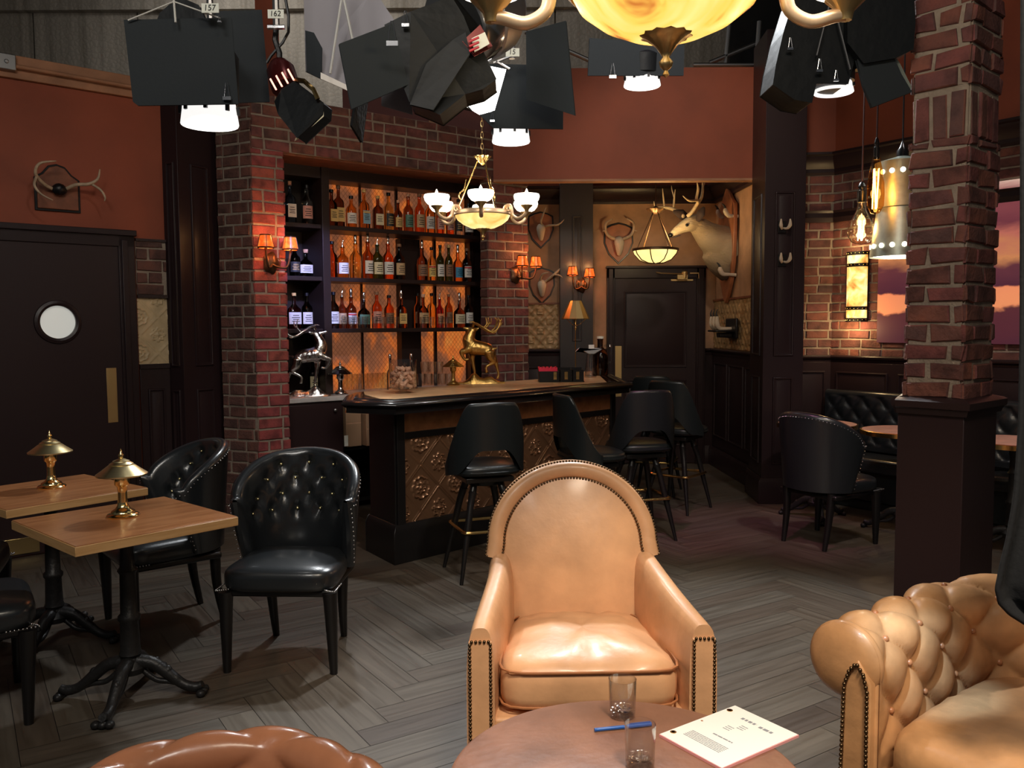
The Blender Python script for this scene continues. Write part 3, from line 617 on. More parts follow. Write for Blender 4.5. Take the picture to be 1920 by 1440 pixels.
bb = thing('back_bar_shelves', 'dark wooden back bar shelving with glowing amber mesh-covered panels between brick piers', 'shelving', PL_B.pt(0, 0, 0), rzb)
m = MB(); m.box(xl0, xr1+.30, PB+.005, PB+.03, ZC, zT+.25); m.box(xr1+.26, xr1+.29, .14, PB+.02, ZC, zT+.25); m.build('back_board', 'shelf_wood', bb)
xr2 = PL_B.at(915, 500, -PB)[0]
cells = [(xu1-.01, PL_B.at(672, 500, -PB)[0]), (PL_B.at(676, 500, -PB)[0], PL_B.at(740, 500, -PB)[0]), (PL_B.at(778, 500, -PB)[0], PL_B.at(809, 500, -PB)[0]), (PL_B.at(814, 500, -PB)[0], PL_B.at(870, 500, -PB)[0])]
m = MB(); m.box(PL_B.at(612, 500, -PB)[0], cells[3][1], PB-.012, PB+.004, ZC, zT+.1); m.build('glowing_panel', 'bar_panel', bb, smooth=0)
m = MB(); m.box(xl0, xr1+.04, SF, PB-.02, zT, zT+.05); m.box(xl0, xr1+.04, SF-.01, SF+.03, zT-.02, zT+.22); m.build('top_rail', 'shelf_wood', bb, bevel=.003)
for z in zS:
    m = MB(); m.box(xl0, xr1+.04, SF, PB-.013, z-.035, z); m.build('shelf', 'shelf_wood', bb, bevel=.003)
for a, b, y0, za, zb in ((xu0, xu1, SF-.03, ZC, zT+.2), (cells[0][1]+.003, cells[1][0]-.003, PB-.04, ZC, zT), (cells[1][1], cells[1][1]+.02, PB-.04, zS[0], zT), (cells[1][1]+.004, cells[2][0]-.004, PB-.10, ZC, zS[0]-.04), (cells[2][1]+.002, cells[3][0]-.002, PB-.04, ZC, zT), (cells[3][1], xr1+.04, PB-.1, ZC, zT), (cells[3][1], xr1+.25, PB-.05, ZC, zT), (xl0-.005, xl0+.015, SF, ZC, zT)):
    m = MB(); m.box(a, b, y0, PB-.012, za, zb); m.build('upright', 'shelf_wood', bb, bevel=.002)
# counter and cabinet
mc0 = sp1-.02; mc1 = xr1+.25
m = MB(); m.box(mc0+.03, mc1, .14, PB+.02, ZC-.04, ZC, Mb); tag(m.build('marble_counter', 'marble', bevel=.006), 'white veined marble worktop below the lit bottle shelves', 'countertop')
cab = thing('bar_cabinet', 'dark brown cabinet under the white marble worktop beside the brick pier', 'cabinet', PL_B.pt(0, 0, 0), rzb)
xc = PL_B.at(646, 800, -.14)[0]
m = MB(); m.box(mc0+.03, xc, .16, PB, .0, ZC-.042); m.build('body', 'dark_wood', cab, bevel=.003)
m = MB(); m.box(mc0+.03, xc-.015, .142, .159, .12, ZC-.06); dd = m.build('door', 'door_wood', cab, bevel=.003)
kx, kz = PL_B.at(628, 769, -.13); m = MB(); m.lathe([(0, 0), (.006, 0), (.006, .015), (.014, .02), (.014, .028), (0, .034)], 14, Matrix.Translation((kx, .142, kz)) @ Matrix.Rotation(PI/2, 4, 'X')); m.build('knob', 'steel', dd)
# open storage right of it
m = MB(); m.box(xc+.01, mc1, .2, PB-.02, .50, .53, Mb); m.box(xc+.01, mc1, .2, PB-.02, .06, .09, Mb); m.box(xc+.001, xc+.009, .2, PB-.03, 0, ZC-.05, Mb); m.box(xc+.01, mc1, PB-.02, PB-.0, 0, ZC-.042, Mb)
tag(m.build('under_counter_rack', 'black_wood'), 'dark open shelving under the worktop behind the bar', 'shelving')
for (a, b, y0, y1, z0, z1, lab) in ((.03, .17, .17, .5, .532, .90, 'tall tan cardboard box standing beside the bar cabinet'), (.19, .50, .12, .45, .532, .80, 'wide tan cardboard carton on the shelf under the worktop'), (.30, .52, -.10, .16, 0, .40, 'small tan cardboard box low on the floor behind the black bar end')):
    t = thing('cardboard_box', lab, 'box', PL_B.pt(xc+a, -y0, z0), rzb); w_ = b-a; d_ = y1-y0; h_ = z1-z0
    m = MB(); m.box(0, w_, 0, d_, 0, h_); m.build('carton', 'cardboard', t, bevel=.004)
    m = MB(); m.box(w_*.45, w_*.55, -.001, d_+.001, h_*.995, h_+.001); m.box(w_*.02, w_*.98, -.0015, 0, h_*.52, h_*.535); m.build('packing_tape', 'cork', t)
m = MB(); q = PL_B.at(650, 826, -.12); m.box(q[0]-.012, q[0]+.022, .135, .141, q[1]-.05, q[1]+.04, Mb)
t = m.build('wall_socket', 'tag_white', bevel=.002); tag(t, 'pale electrical outlet on the side of the bar cabinet', 'outlet')
# ---------------------------------------------------------------- bottles
GL = {}
def glass_mat(key, col, rough=.03):
    if key not in GL: GL[key] = mat('glass_'+key, col, rough, trans=1, ior=1.36)
    return 'glass_'+key
for k, c in dict(amber=(.86, .34, .07), dark_amber=(.42, .12, .03), red_amber=(.80, .16, .04), brown=(.22, .07, .025), green=(.05, .10, .03), black=(.03, .025, .03), clear=(.93, .97, 1), blue=(.45, .65, .95), gold=(.92, .55, .15), dark_red=(.35, .02, .03)).items(): glass_mat(k, c)
for k, c in dict(white=(.72, .68, .62), cream=(.66, .58, .38), tan=(.50, .33, .17), lightblue=(.25, .42, .50), yellow=(.72, .50, .14), black=(.03, .03, .03), pink=(.62, .30, .24), brown=(.25, .12, .06), gold=(.65, .42, .15), orange=(.75, .28, .12), blue=(.04, .25, .42), green=(.10, .22, .16)).items(): mat('label_'+k, c, .55)
mat('label_red', (.55, .04, .04), .5)
SH = dict(round=[(0, 0), (.94, 0), (1, .02), (1, .56), (.92, .64), (.45, .74), (.34, .80), (.33, .95), (.40, .955), (.40, .985), (.0, .985)],
          square=[(0, 0), (.95, 0), (1, .015), (1, .60), (.85, .67), (.42, .73), (.32, .78), (.32, .95), (.38, .955), (.38, .985), (0, .985)],
          wide=[(0, 0), (.96, 0), (1, .02), (1, .48), (.9, .58), (.5, .66), (.27, .72), (.25, .95), (.32, .955), (.32, .985), (0, .985)],
          wine=[(0, 0), (.96, 0), (1, .01), (1, .55), (.8, .66), (.42, .73), (.36, .8), (.35, .96), (.38, .965), (.38, .985), (0, .985)])
def bottle(name, loc, rz, h, r, shape, glass, label, top, lab, group, stripe=None, cat='bottle', lz=(.14, .48), capm='black'):
    t = thing(name, lab, cat, loc, rz, group); sq = shape == 'square'; wide = shape == 'wide'
    prof = [(a*r, z*h) for a, z in SH[shape]]; m = MB(); n = 4 if sq else 20
    if sq:
        n = 16; vs = []
        for rr, z in prof:
            for k in range(n):
                a = 2*PI*k/n+PI/16; c_, s_ = cos(a), sin(a); e = 1 if z > .68*h else .35 if z < .6*h else .7
                f = 1/(abs(c_)**(2/e)+abs(s_)**(2/e))**(e/2); vs.append((rr*c_*f, rr*s_*f, z))
        fs = [(i*n+k, i*n+(k+1) % n, (i+1)*n+(k+1) % n, (i+1)*n+k) for i in range(len(prof)-1) for k in range(n)]; m.add(vs, fs)
    else: m.lathe(prof, n, Matrix.Scale(.62, 4, (0, 1, 0)) if wide else None)
    m.build('glass_body', glass_mat(glass, (1, 1, 1)), t, smooth=50)
    if label:
        z0, z1 = lz[0]*h, lz[1]*h; m = MB(); R = r+.0012; yy = .62 if wide else 1; am = 1.05
        if sq:
            m.box(-r*.82, r*.82, -r-.002, -r-.0008, z0, z1)
            for k, zz in enumerate((.3, .42, .55, .72)): m.box(-r*(.55-.1*(k % 2)), r*(.55-.1*(k % 2)), -r-.0028, -r-.002, z0+(z1-z0)*zz, z0+(z1-z0)*(zz+.05), None, 1)
            if stripe: m.box(-r*.82, r*.82, -r-.0028, -r-.002, z0+(z1-z0)*.8, z0+(z1-z0)*.95, None, 2)
        else:
            def arc(a0, a1, za, zb, RR, mi):
                k = 12; m.grid(lambda u, v: (RR*sin(lerp(a0, a1, u)), -yy*RR*cos(lerp(a0, a1, u)), lerp(za, zb, v)), k, 2, None, mi)
            arc(-am, am, z0, z1, R, 0)
            for k, zz in enumerate((.2, .36, .52, .7)): arc(-.6+.15*(k % 2), .6-.15*(k % 2), z0+(z1-z0)*zz, z0+(z1-z0)*(zz+.06), R+.0006, 1)
            if stripe: arc(-am, am, z0+(z1-z0)*.80, z0+(z1-z0)*.94, R+.0008, 2)
        m.build('label', ['label_'+label, 'dark_ink' if label != 'black' else 'label_gold', 'label_'+(stripe or 'white')], t)
    rn = r*SH[shape][-1-3][0]; zt = h*.985; m = MB()
    if top == 'cap': m.cyl((0, 0, zt-.03*h), (0, 0, h+.012), r*.42 if shape != 'wide' else r*.3, n=14); m.build('cap', capm, t, bevel=.001)
    elif top == 'pour':
        m.cyl((0, 0, zt-.01), (0, 0, h+.012), .011, .009, n=12); m.tube(curve_pts([(0, 0, h+.01), (0, 0, h+.03), (.008, 0, h+.05), (.004, 0, h+.058)], 3), .0042, 8); m.build('pour_spout', 'chrome', t)
    elif top == 'shot':
        m.cyl((0, 0, zt-.01), (0, 0, h+.012), .012, .010, n=12); m.lathe([(.011, h+.008), (.0135, h+.012), (.0135, h+.06), (.010, h+.066), (.0, h+.068)], 14); m.build('pour_cup', 'chrome', t)
    else: m.cyl((0, 0, zt-.004), (0, 0, h+.022), r*.3, r*.36, n=14); m.build('stopper', 'cork', t, bevel=.002)
    return t
ROWS = [
 (0, [(543,345,'square','blue','white','cork','a clear blue-lit square bottle with a picture label'),(575,350,'round','clear','pink','cap','a clear bottle with a pinkish label')],
     [(621,358,'square','brown','gold','cap',''),(634,350,'square','brown','gold','cap',''),(658,370,'round','amber','white','cap',''),(682,358,'square','amber','lightblue','cap',''),(708,370,'square','brown','cream','cap',''),(728,364,'round','gold','black','cap',''),(746,380,'round','brown','gold','cork',''),(765,368,'round','dark_amber','green','cork',''),(786,366,'round','red_amber','tan','cap',''),(805,372,'round','amber','white','cap',''),(825,375,'round','red_amber','pink','cap',''),(843,372,'round','red_amber','pink','cap',''),(859,376,'round','clear','black','cap',''),(878,384,'round','black','white','cap','')]),
 (1, [(552,462,'round','black','black','cap',''),(573,475,'wide','black','white','cork','')],
     [(622,455,'round','red_amber',None,'cap',''),(642,462,'round','amber','white','pour',''),(666,455,'round','gold',None,'shot',''),(689,452,'round','dark_amber','white','shot',''),(707,458,'round','green','cream','pour',''),(727,456,'round','red_amber','white','shot',''),(748,460,'round','black','tan','cap',''),(791,464,'round','dark_amber','brown','shot',''),(809,466,'round','gold','yellow','cap',''),(825,462,'round','green','white','cap',''),(841,462,'wine','green','brown','cap',''),(858,472,'round','amber','blue','shot',''),(875,468,'round','black','white','cap','')]),
 (2, [(551,552,'wide','dark_red','white','cap',''),(575,552,'round','black','white','cap','')],
     [(625,550,'round','black','white','cap',''),(641,556,'round','brown','tan','pour',''),(658,556,'round','brown','white','shot',''),(682,562,'wide','black','green','shot',''),(706,550,'round','red_amber','pink','cap',''),(729,556,'round','red_amber','brown','cap',''),(752,558,'square','dark_amber','gold','shot',''),(783,552,'round','amber','brown','cap',''),(793,556,'wide','dark_amber','tan','cork',''),(809,552,'square','gold',None,'cap',''),(824,560,'round','dark_red','orange','pour',''),(841,554,'round','dark_amber','brown','cap',''),(861,562,'wide','brown','cream','shot',''),(878,556,'round','black','white','cap','')])]
NMG = dict(amber='amber', dark_amber='dark amber', red_amber='reddish amber', brown='brown', green='dark green', black='near-black', clear='clear', blue='blue-lit clear', gold='golden', dark_red='dark red')
SHN = ['top', 'middle', 'bottom']
stripes = {(0, 10): 'pink', (1, 12): 'red', (2, 2): 'red', (0, 3): 'gold', (1, 8): 'red'}
for ri, leftb, rowb in ROWS:
    for side, lst in (('left', leftb), ('row', rowb)):
        for i, (px, ty, shp, gl, lb, top, _) in enumerate(lst):
            back = SF+.10+(.05 if (px in (728, 783, 809, 859)) else 0)+(.03 if i % 2 else 0)
            if side == 'left': back = SF+.06
            sx, zt_ = PL_B.at(px, ty, -back); h = min(.36, max(.20, zt_-zS[ri]))
            r = {'round': .045, 'square': .043, 'wide': .060, 'wine': .040}[shp]
            if px in (689, 707, 727, 748, 791, 666, 642): r = .050
            if px in (746, 843, 825, 841, 859, 824, 809, 783, 641): r = .038
            where = ('%s from left on %s bar shelf' % (ORD[i], SHN[ri])) if side == 'row' else ('%s in %s compartment of dark left bay' % (ORD[i], SHN[ri]))
            lab = '%s bottle with %s, %s' % (NMG[gl], (dict(lightblue='light blue').get(lb, lb)+' label') if lb else 'no label', where)
            bottle('liquor_bottle', PL_B.pt(sx, -back, zS[ri]), rzb+random.uniform(-.25, .1), h/1.0, r, shp, gl, lb, top, lab, ('liquor bottles on the %s shelf' % SHN[ri]), stripe=stripes.get((ri, i)) if side == 'row' else None, capm=random.choice(['black', 'black', 'label_gold', 'label_brown']))
# picture on the square bottle in the left bay is a small red bird-like mark: drawn as a plain red stroke
# wine bottle and syrup bottles on the worktop
sx, zt_ = PL_B.at(590, 672, -.42); bottle('wine_bottle', PL_B.pt(sx, -.46, ZC), rzb, .30, .038, 'wine', 'black', 'cream', 'cap', 'dark wine bottle with cream label standing behind the silver stag', None, lz=(.12, .5))
for i, (px, ty) in enumerate(((734, 651), (774, 648))):
    sx, zt_ = PL_B.at(px, ty, -.45); bottle('syrup_bottle', PL_B.pt(sx, -.48, ZC), rzb, .25, .03, 'wine', 'clear', None, 'shot', ['clear bottle with chrome pourer behind the left side of the cork jar', 'clear bottle with chrome pourer behind the right side of the cork jar'][i], None)
# shot glasses on the lowest shelf
def tumbler(name, loc, h, r0, r1, lab, grp, thick=.002, cat='glass', m_='clear_glass', base=.01, n=24):
    m = MB(); m.lathe([(0, 0), (r0, 0), (r1, h), (r1-thick, h), (r0-thick, base), (0, base)], n); o = m.build(name, m_, smooth=40); o.location = loc; return tag(o, lab, cat, grp)
sg = [646, 660, 675, 685, 703, 717, 728, 743, 793, 809, 826, 838]
g0 = None
for i, px in enumerate(sg):
    sx = PL_B.at(px, 610, -SF-.035)[0]; lab = 'clear shot glass, %s from left along front of lowest bottle shelf' % ORD[i]
    if g0 is None: g0 = tumbler('shot_glass', PL_B.pt(sx, -SF-.035, zS[2]), .10, .022, .027, lab, 'glasses on the lowest bottle shelf', base=.02)
    else: o = g0.copy(); C.objects.link(o); o.location = PL_B.pt(sx, -SF-.035, zS[2]); o['label'] = lab
g0 = None
for i in range(9):
    sx = PL_B.at(646+i*9.6, 727, -.60)[0]; lab = 'tall clear highball glass, %s from the left in the row on the worktop' % ORD[i]
    if g0 is None: g0 = tumbler('highball_glass', PL_B.pt(sx, -.60, ZC), .145, .021, .026, lab, 'tall glasses on the worktop', base=.012)
    else: o = g0.copy(); C.objects.link(o); o.location = PL_B.pt(sx, -.60, ZC); o['label'] = lab
g0 = None; cnt = 0
for row, (pxs, z) in enumerate((((790, 803, 816, 829, 842), ZC), ((797, 811, 824), ZC+.092))):
    for i, px in enumerate(pxs):
        gl_ = atz(px, 722-row, BZ-.006); gl_.z = BZ-.006+(.092 if row else 0); lab = 'short clear rocks glass, %s from left in %s layer beside cork jar' % (ORD[i], ('lower', 'upper')[row])
        if g0 is None: g0 = tumbler('rocks_glass', gl_, .09, .028, .034, lab, 'stacked rocks glasses', base=.012)
        else: o = g0.copy(); C.objects.link(o); o.location = gl_; o['label'] = lab
# ================================================================ the bar
BZ = 1.07; F0 = Vector((-.715, 5.26)); F1 = Vector((.958, 6.90)); bd = (F1-F0).normalized(); bn = Vector((-bd.y, bd.x))
L0 = Vector((-1.06, 5.40)); L1 = Vector((-1.125, 5.86)); E0 = Vector((.925, 8.62)); K0 = F0+bn*.66; K1 = F1+bn*.93; E1 = Vector((.34, 8.62)); K2 = Vector((-1.12, 6.15))
bar = thing('bar_counter', 'long black bar with embossed bronze tile front and glossy moulded top', 'bar', (0, 0, 0))
m = MB(); m.prism([tuple(L1), tuple(L0), tuple(F0), tuple(F1), tuple(E0), tuple(E1), tuple(K1), tuple(K2)], BZ-.05, BZ-.012)
m.build('counter_slab', 'gloss_black', bar, bevel=.004)
inn = lambda p, k: p+bn*k
m = MB(); m.prism([tuple(L1+Vector((.12, -.02))), tuple(F0+Vector((-.12, .22))), tuple(F0+bn*.13+bd*.06), tuple(F1+bn*.12-bd*.15), (E0.x-.09, E0.y-.03), (E1.x+.05, E1.y-.03), tuple(K1-bn*.05), (-1.06, 6.12)], BZ-.012, BZ-.006)
m.build('wooden_surface', 'bar_top_wood', bar)
m = MB(); rail = [(0, BZ-.085), (-.012, BZ-.085), (-.012, BZ-.055), (.0, BZ-.05), (.018, BZ-.035), (.018, BZ-.022), (.004, BZ-.010), (-.03, BZ-.006), (-.045, BZ-.018), (-.058, BZ-.006), (-.075, BZ+.004), (-.098, BZ+.002), (-.105, BZ-.012), (-.105, BZ-.04)]
moulding(m, [E0, F1, F0, L0, L1][::-1], rail); m.build('moulded_rail', 'gloss_black', bar, smooth=50)
b0 = Vector((-.75, 5.474)); b1 = F1+bn*.176; bl = Vector((-.965, 5.80)); DL = .36
m = MB(); m.prism([tuple(bl), tuple(b0+bn*.01), tuple(b1), (.82, 8.5), (.52, 8.5), tuple(b1+bn*DL), tuple(bl+Vector((.05, .1)))], .0, BZ-.051)
PB2 = Plane(tuple(b0), tuple(bd)); Lb = (b1-b0).length
colw = PB2.at(757, 900)[0]; m.box(-.0, colw, -.02, .02, 0, BZ-.052, PB2.M)
PB3 = Plane(tuple(bl), tuple(b0-bl)); m.box(0, (b0-bl).length, -.01, .01, 0, BZ-.052, PB3.M)
moulding(m, [bl, b0, b1+bd*.0], [(0, 0), (.045, 0), (.045, .20), (.03, .235), (.018, .25), (0, .25)]); 
m.box(colw, Lb, -.018, 0, .80, .845, PB2.M); m.box(colw, Lb, -.022, 0, BZ-.075, BZ-.052, PB2.M); m.box(Lb-.06, Lb, -.022, 0, 0, BZ-.05, PB2.M)
m.build('body', 'black_wood', bar, bevel=.003)
m = MB(); m.box(colw, Lb-.06, -.012, -.0005, .845, BZ-.076, PB2.M); m.build('wood_band', 'amber_wood', bar)
m = MB(); tin_panel(m, colw, Lb-.06, .25, .80, -.003, PB2.M, lambda x, z: tin_h(x-colw+.02, z+.0, .31), .0065, .015); m.build('embossed_tiles', 'tin_bronze', bar, smooth=60)
# ================================================================ seating
def sstep(x, a, b): t = max(0, min(1, (x-a)/(b-a))); return t*t*(3-2*t)
def sellipse(x, p): return max(0, 1-abs(x)**p)**(1/p)
def pillow(mb, x0, x1, y0, y1, z0, z1, crown=.03, p=6, nu=26, nv=26, M=None, mi=0, tap=0, fn=None, edge=.5):
    """cushion: superellipse plan, flat sides, crowned top. tap narrows the rear"""
    cx, cy = (x0+x1)/2, (y0+y1)/2; hx, hy = (x1-x0)/2, (y1-y0)/2; n = 48; rings = []
    prof = [(0.0, z0), (.94, z0), (.985, z0+(z1-z0)*.1), (1, z0+(z1-z0)*.3), (1, z0+(z1-z0)*.65), (.985, z0+(z1-z0)*.86), (.95, z1-(z1-z0)*.03), (.88, z1+crown*.25), (.75, z1+crown*.5), (.6, z1+crown*.75), (.4, z1+crown*.93), (.2, z1+crown), (0, z1+crown)]
    vs = []; fs = []
    for s_, z in prof:
        for k in range(n):
            a = 2*PI*k/n; c_, d_ = cos(a), sin(a); f = 1/((abs(c_)**p+abs(d_)**p)**(1/p)); x = c_*f*s_; y = d_*f*s_
            xx = cx+x*hx*(1-tap*(y*.5+.5)); yy = cy+y*hy; zz = z
            if fn and s_ < .97 and z > z0+.01: zz += fn(xx, yy)
            vs.append((xx, yy, zz))
    for i in range(len(prof)-1):
        for k in range(n): a = i*n+k; b = i*n+(k+1) % n; fs.append((a, b, b+n, a+n))
    mb.add(vs, fs, M, mi)
def nails(mb, pts, r=.005, mi=0, n=6): 
    for p in pts: mb.ball(p, r, n, 4, mi=mi)
def resample(pts, step):
    P = [Vector(p) for p in pts]; out = [P[0]]; acc = 0
    for a, b in zip(P, P[1:]):
        L = (b-a).length; d = step-acc
        while d <= L: out.append(a.lerp(b, d/L)); d += step
        acc = L-(d-step)
    return out
def shell(mb, phi_lo, phi_hi, rx, ry, cy, zb, top, th, lean=.12, nu=61, dents=(), mi=0, ztop_max=.93, bot=None):
    """barrel back: swept upholstered wall with rounded rim. top(a) gives rim height; dents [(a, z)]"""
    def P(a, z, off):
        zz = zb if bot is None else bot(a); k = (z-.40)/.5; phi = a*lerp(phi_lo, phi_hi, max(0, min(1, k*1.3))); R = 1+lean*k
        x = rx*R*sin(phi); y = cy+ry*R*cos(phi); nx, ny = sin(phi)/rx, cos(phi)/ry; L = sqrt(nx*nx+ny*ny); return (x+off*nx/L, y+off*ny/L, z)
    NV = 34
    def fn(u, v):
        a = u*2-1; zt = top(a); z0 = zb if bot is None else bot(a); e = sstep(1-abs(a), 0, .05); t_ = th*(.35+.65*e)
        if v < .46: z = lerp(z0, zt-t_*.5, v/.46); off = -t_/2; dd = sum(exp(-((a-da)/.055)**2-((z-dz)/.024)**2) for da, dz in dents); off += .040*dd - .012*e*(sin(PI*min(1, (z-z0)/(zt-z0))))
        elif v < .60: q = (v-.46)/.14*PI; off = -cos(q)*t_/2*1.12; z = zt-t_*.5+sin(q)*t_*.6
        else: z = lerp(zt-t_*.5, z0, (v-.60)/.4); off = t_/2
        return P(a, z, off)
    mb.grid(fn, nu, NV, None, mi, cv=False); mb.grid(lambda u, v: P(-1, lerp(zb if bot is None else bot(-1), top(-1)-th*.2, v), lerp(-th*.17, th*.17, u)), 3, 6, None, mi); mb.grid(lambda u, v: P(1, lerp(zb if bot is None else bot(1), top(1)-th*.2, v), lerp(th*.17, -th*.17, u)), 3, 6, None, mi)
    return P
def make_tub_chair():
    root = thing('tub_chair', 'x', 'chair', group='black tufted tub chairs')
    top = lambda a: .735+.195*max(0, 1-(abs(a)/.90)**2.1)**.9
    dents = [(0, .86), (-.26, .855), (.26, .855)]+[(s*a, .785) for a in (.13, .40) for s in (-1, 1)]+[(0, .71), (-.27, .71), (.27, .71), (-.56, .70), (.56, .70)]+[(s*a, .635) for a in (.13, .41, .68) for s in (-1, 1)]
    m = MB(); P = shell(m, radians(84), radians(112), .245, .225, .03, .395, top, .055, dents=dents, lean=.16); m.build('backrest', 'black_leather', root, smooth=60)
    for a, z in dents:
        p = P(a, z, -.015); b = MB(); b.ball(p, .0078, 10, 6); b.build('button', 'gold_button', root, smooth=180)
    m = MB(); path = [P(a/50, top(a/50)-.030, .029) for a in range(-49, 50)]; nails(m, resample(path, .024), .0042)
    for s in (-1, 1): nails(m, resample([P(s*.995, z/100, .024) for z in range(42, 72)], .024), .0042)
    m.build('nailhead_trim', 'silver_nail', root, smooth=180)
    m = MB(); pillow(m, -.262, .262, -.285, .17, .375, .465, .03, 5, tap=.12); m.build('seat', 'black_leather', root, smooth=70)
    m = MB(); m.box(-.235, .235, -.25, .2, .345, .378); m.build('seat_frame', 'black_wood', root, bevel=.01)
    m = MB(); 
    for s in (-1, 1): nails(m, [(s*(.262-.008*k), -.283+.002*k*k*.3, .383) for k in range(8)], .0045); nails(m, [(s*.263, -.27+.014*k, .383) for k in range(8)], .0045)
    m.build('leg_nailheads', 'silver_nail', root, smooth=180)
    for s in (-1, 1):
        m = MB(); limb(m, [(s*.232, -.245, .37), (s*.236, -.24, .2), (s*.24, -.235, 0)], [.033, .026, .017], n=12, k=5); m.build('leg', 'black_wood', root, smooth=50)
        m = MB(); limb(m, [(s*.185, .18, .39), (s*.175, .19, .2), (s*.17, .225, 0)], [.030, .024, .016], n=12, k=5); m.build('leg', 'black_wood', root, smooth=50)
    return root
ch = make_tub_chair(); KIDS[ch.name] = [x for x in bpy.data.objects if x.parent == ch]
def clone(root, loc, rz, label, group=None):
    r = root.copy(); C.objects.link(r); r.location = loc; r.rotation_euler = (0, 0, rz); r['label'] = label
    if group: r['group'] = group
    for c in KIDS[root.name]:
        d = c.copy(); C.objects.link(d); d.parent = r
        for g in KIDS.get(c.name, []): e = g.copy(); C.objects.link(e); e.parent = d
    return r
spots = [((-1.022, 3.945), radians(-3), 'black leather tub chair with gold buttons facing the camera, nearest the bar end'),
         ((-1.80, 4.40), radians(-50), 'black buttoned tub chair standing behind the two wooden cafe tables, beside the brick pier'),
         ((2.19, 5.95), radians(123), 'black tub chair seen from behind, standing by the round copper tables'),
         ((-2.21, 3.30), radians(124), 'black chair cut off at the lower left edge, nearest the camera'),
         ((-2.72, 3.98), radians(112), 'black chair at the left edge beside the kick plate, only its corner visible')]
for i, (p, a, lb) in enumerate(spots):
    if i == 0: ch.location = (p[0], p[1], 0); ch.rotation_euler = (0, 0, a); ch['label'] = lb
    else: clone(ch, (p[0], p[1], 0), a, lb)
# ---------------------------------------------------------------- bar stools
def make_stool():
    root = thing('bar_stool', 'x', 'bar stool', group='black bar stools along the bar')
    top = lambda a: 1.065-.36*sstep(abs(a), .36, 1.0)**.85 + .012*cos(a*3)
    bot = lambda a: .795-.15*sstep(abs(a), .16, .62)-.02*sstep(abs(a), .62, 1)
    m = MB()
    shell(m, radians(96), radians(96), .225, .20, .0, .64, top, .030, lean=.045, bot=bot, nu=49); m.build('backrest', 'black_vinyl', root, smooth=60)
    m = MB(); pillow(m, -.215, .215, -.235, .175, .635, .69, .02, 3.2); m.build('seat', 'black_vinyl', root, smooth=70)
    m = MB(); pth = [(.216*cos(t)*1/((abs(cos(t))**3.2+abs(sin(t))**3.2)**(1/3.2)), -.03+.206*sin(t)*1/((abs(cos(t))**3.2+abs(sin(t))**3.2)**(1/3.2)), .655) for t in [2*PI*k/48 for k in range(48)]]; m.tube(pth, .006, 6, closed=True); m.build('seat_piping', 'black_vinyl', root)
    m = MB(); m.cyl((0, -.02, .56), (0, -.02, .635), .10, .13, n=24); m.cbox((0, -.02, .605), (.30, .30, .03)); m.build('swivel', 'black_wood', root, bevel=.004)
    m = MB(); R = .23; ring = []
    for k in range(4):
        a = PI/4+k*PI/2
        for d in (-.16, 0, .16): ring.append((R*cos(a+d)*(1.0 if d == 0 else .93), -.02+R*sin(a+d)*(1.0 if d == 0 else .93), .30))
    m.tube(curve_pts(ring+[ring[0]], 3)[:-1], .011, 8, closed=True); m.build('foot_ring', 'brass', root)
    for k in range(4):
        a = PI/4+k*PI/2; m = MB(); t = lambda r, z: (r*cos(a), -.02+r*sin(a), z)
        m.tube([t(.11, .60), t(.135, .53), t(.137, .525), t(.14, .518), t(.165, .45), t(.205, .30), t(.235, .19), t(.285, .0)], [.020, .023, .027, .023, .021, .021, .017, .011], 12); m.build('leg', 'black_wood', root, smooth=40)
    return root
st = make_stool(); KIDS[st.name] = [x for x in bpy.data.objects if x.parent == st]
for i, (p, a, lb) in enumerate([((-.175, 5.22), 199, 'black bar stool with its back to the camera, nearest the chamfered bar end'), ((.50, 5.72), 106, 'black bar stool turned sideways with seat to the left, behind the tan armchair'), ((.915, 6.12), 194, 'black bar stool with its back to the camera, near the far bar end'), ((1.30, 7.75), 160, 'black bar stool furthest back by the alcove door, mostly hidden'), ((1.36, 7.05), 140, 'black bar stool with bluish edge, rightmost at the end of the bar')]):
    if i == 0: st.location = (p[0], p[1], 0); st.rotation_euler = (0, 0, radians(a)); st['label'] = lb
    else: clone(st, (p[0], p[1], 0), radians(a), lb)
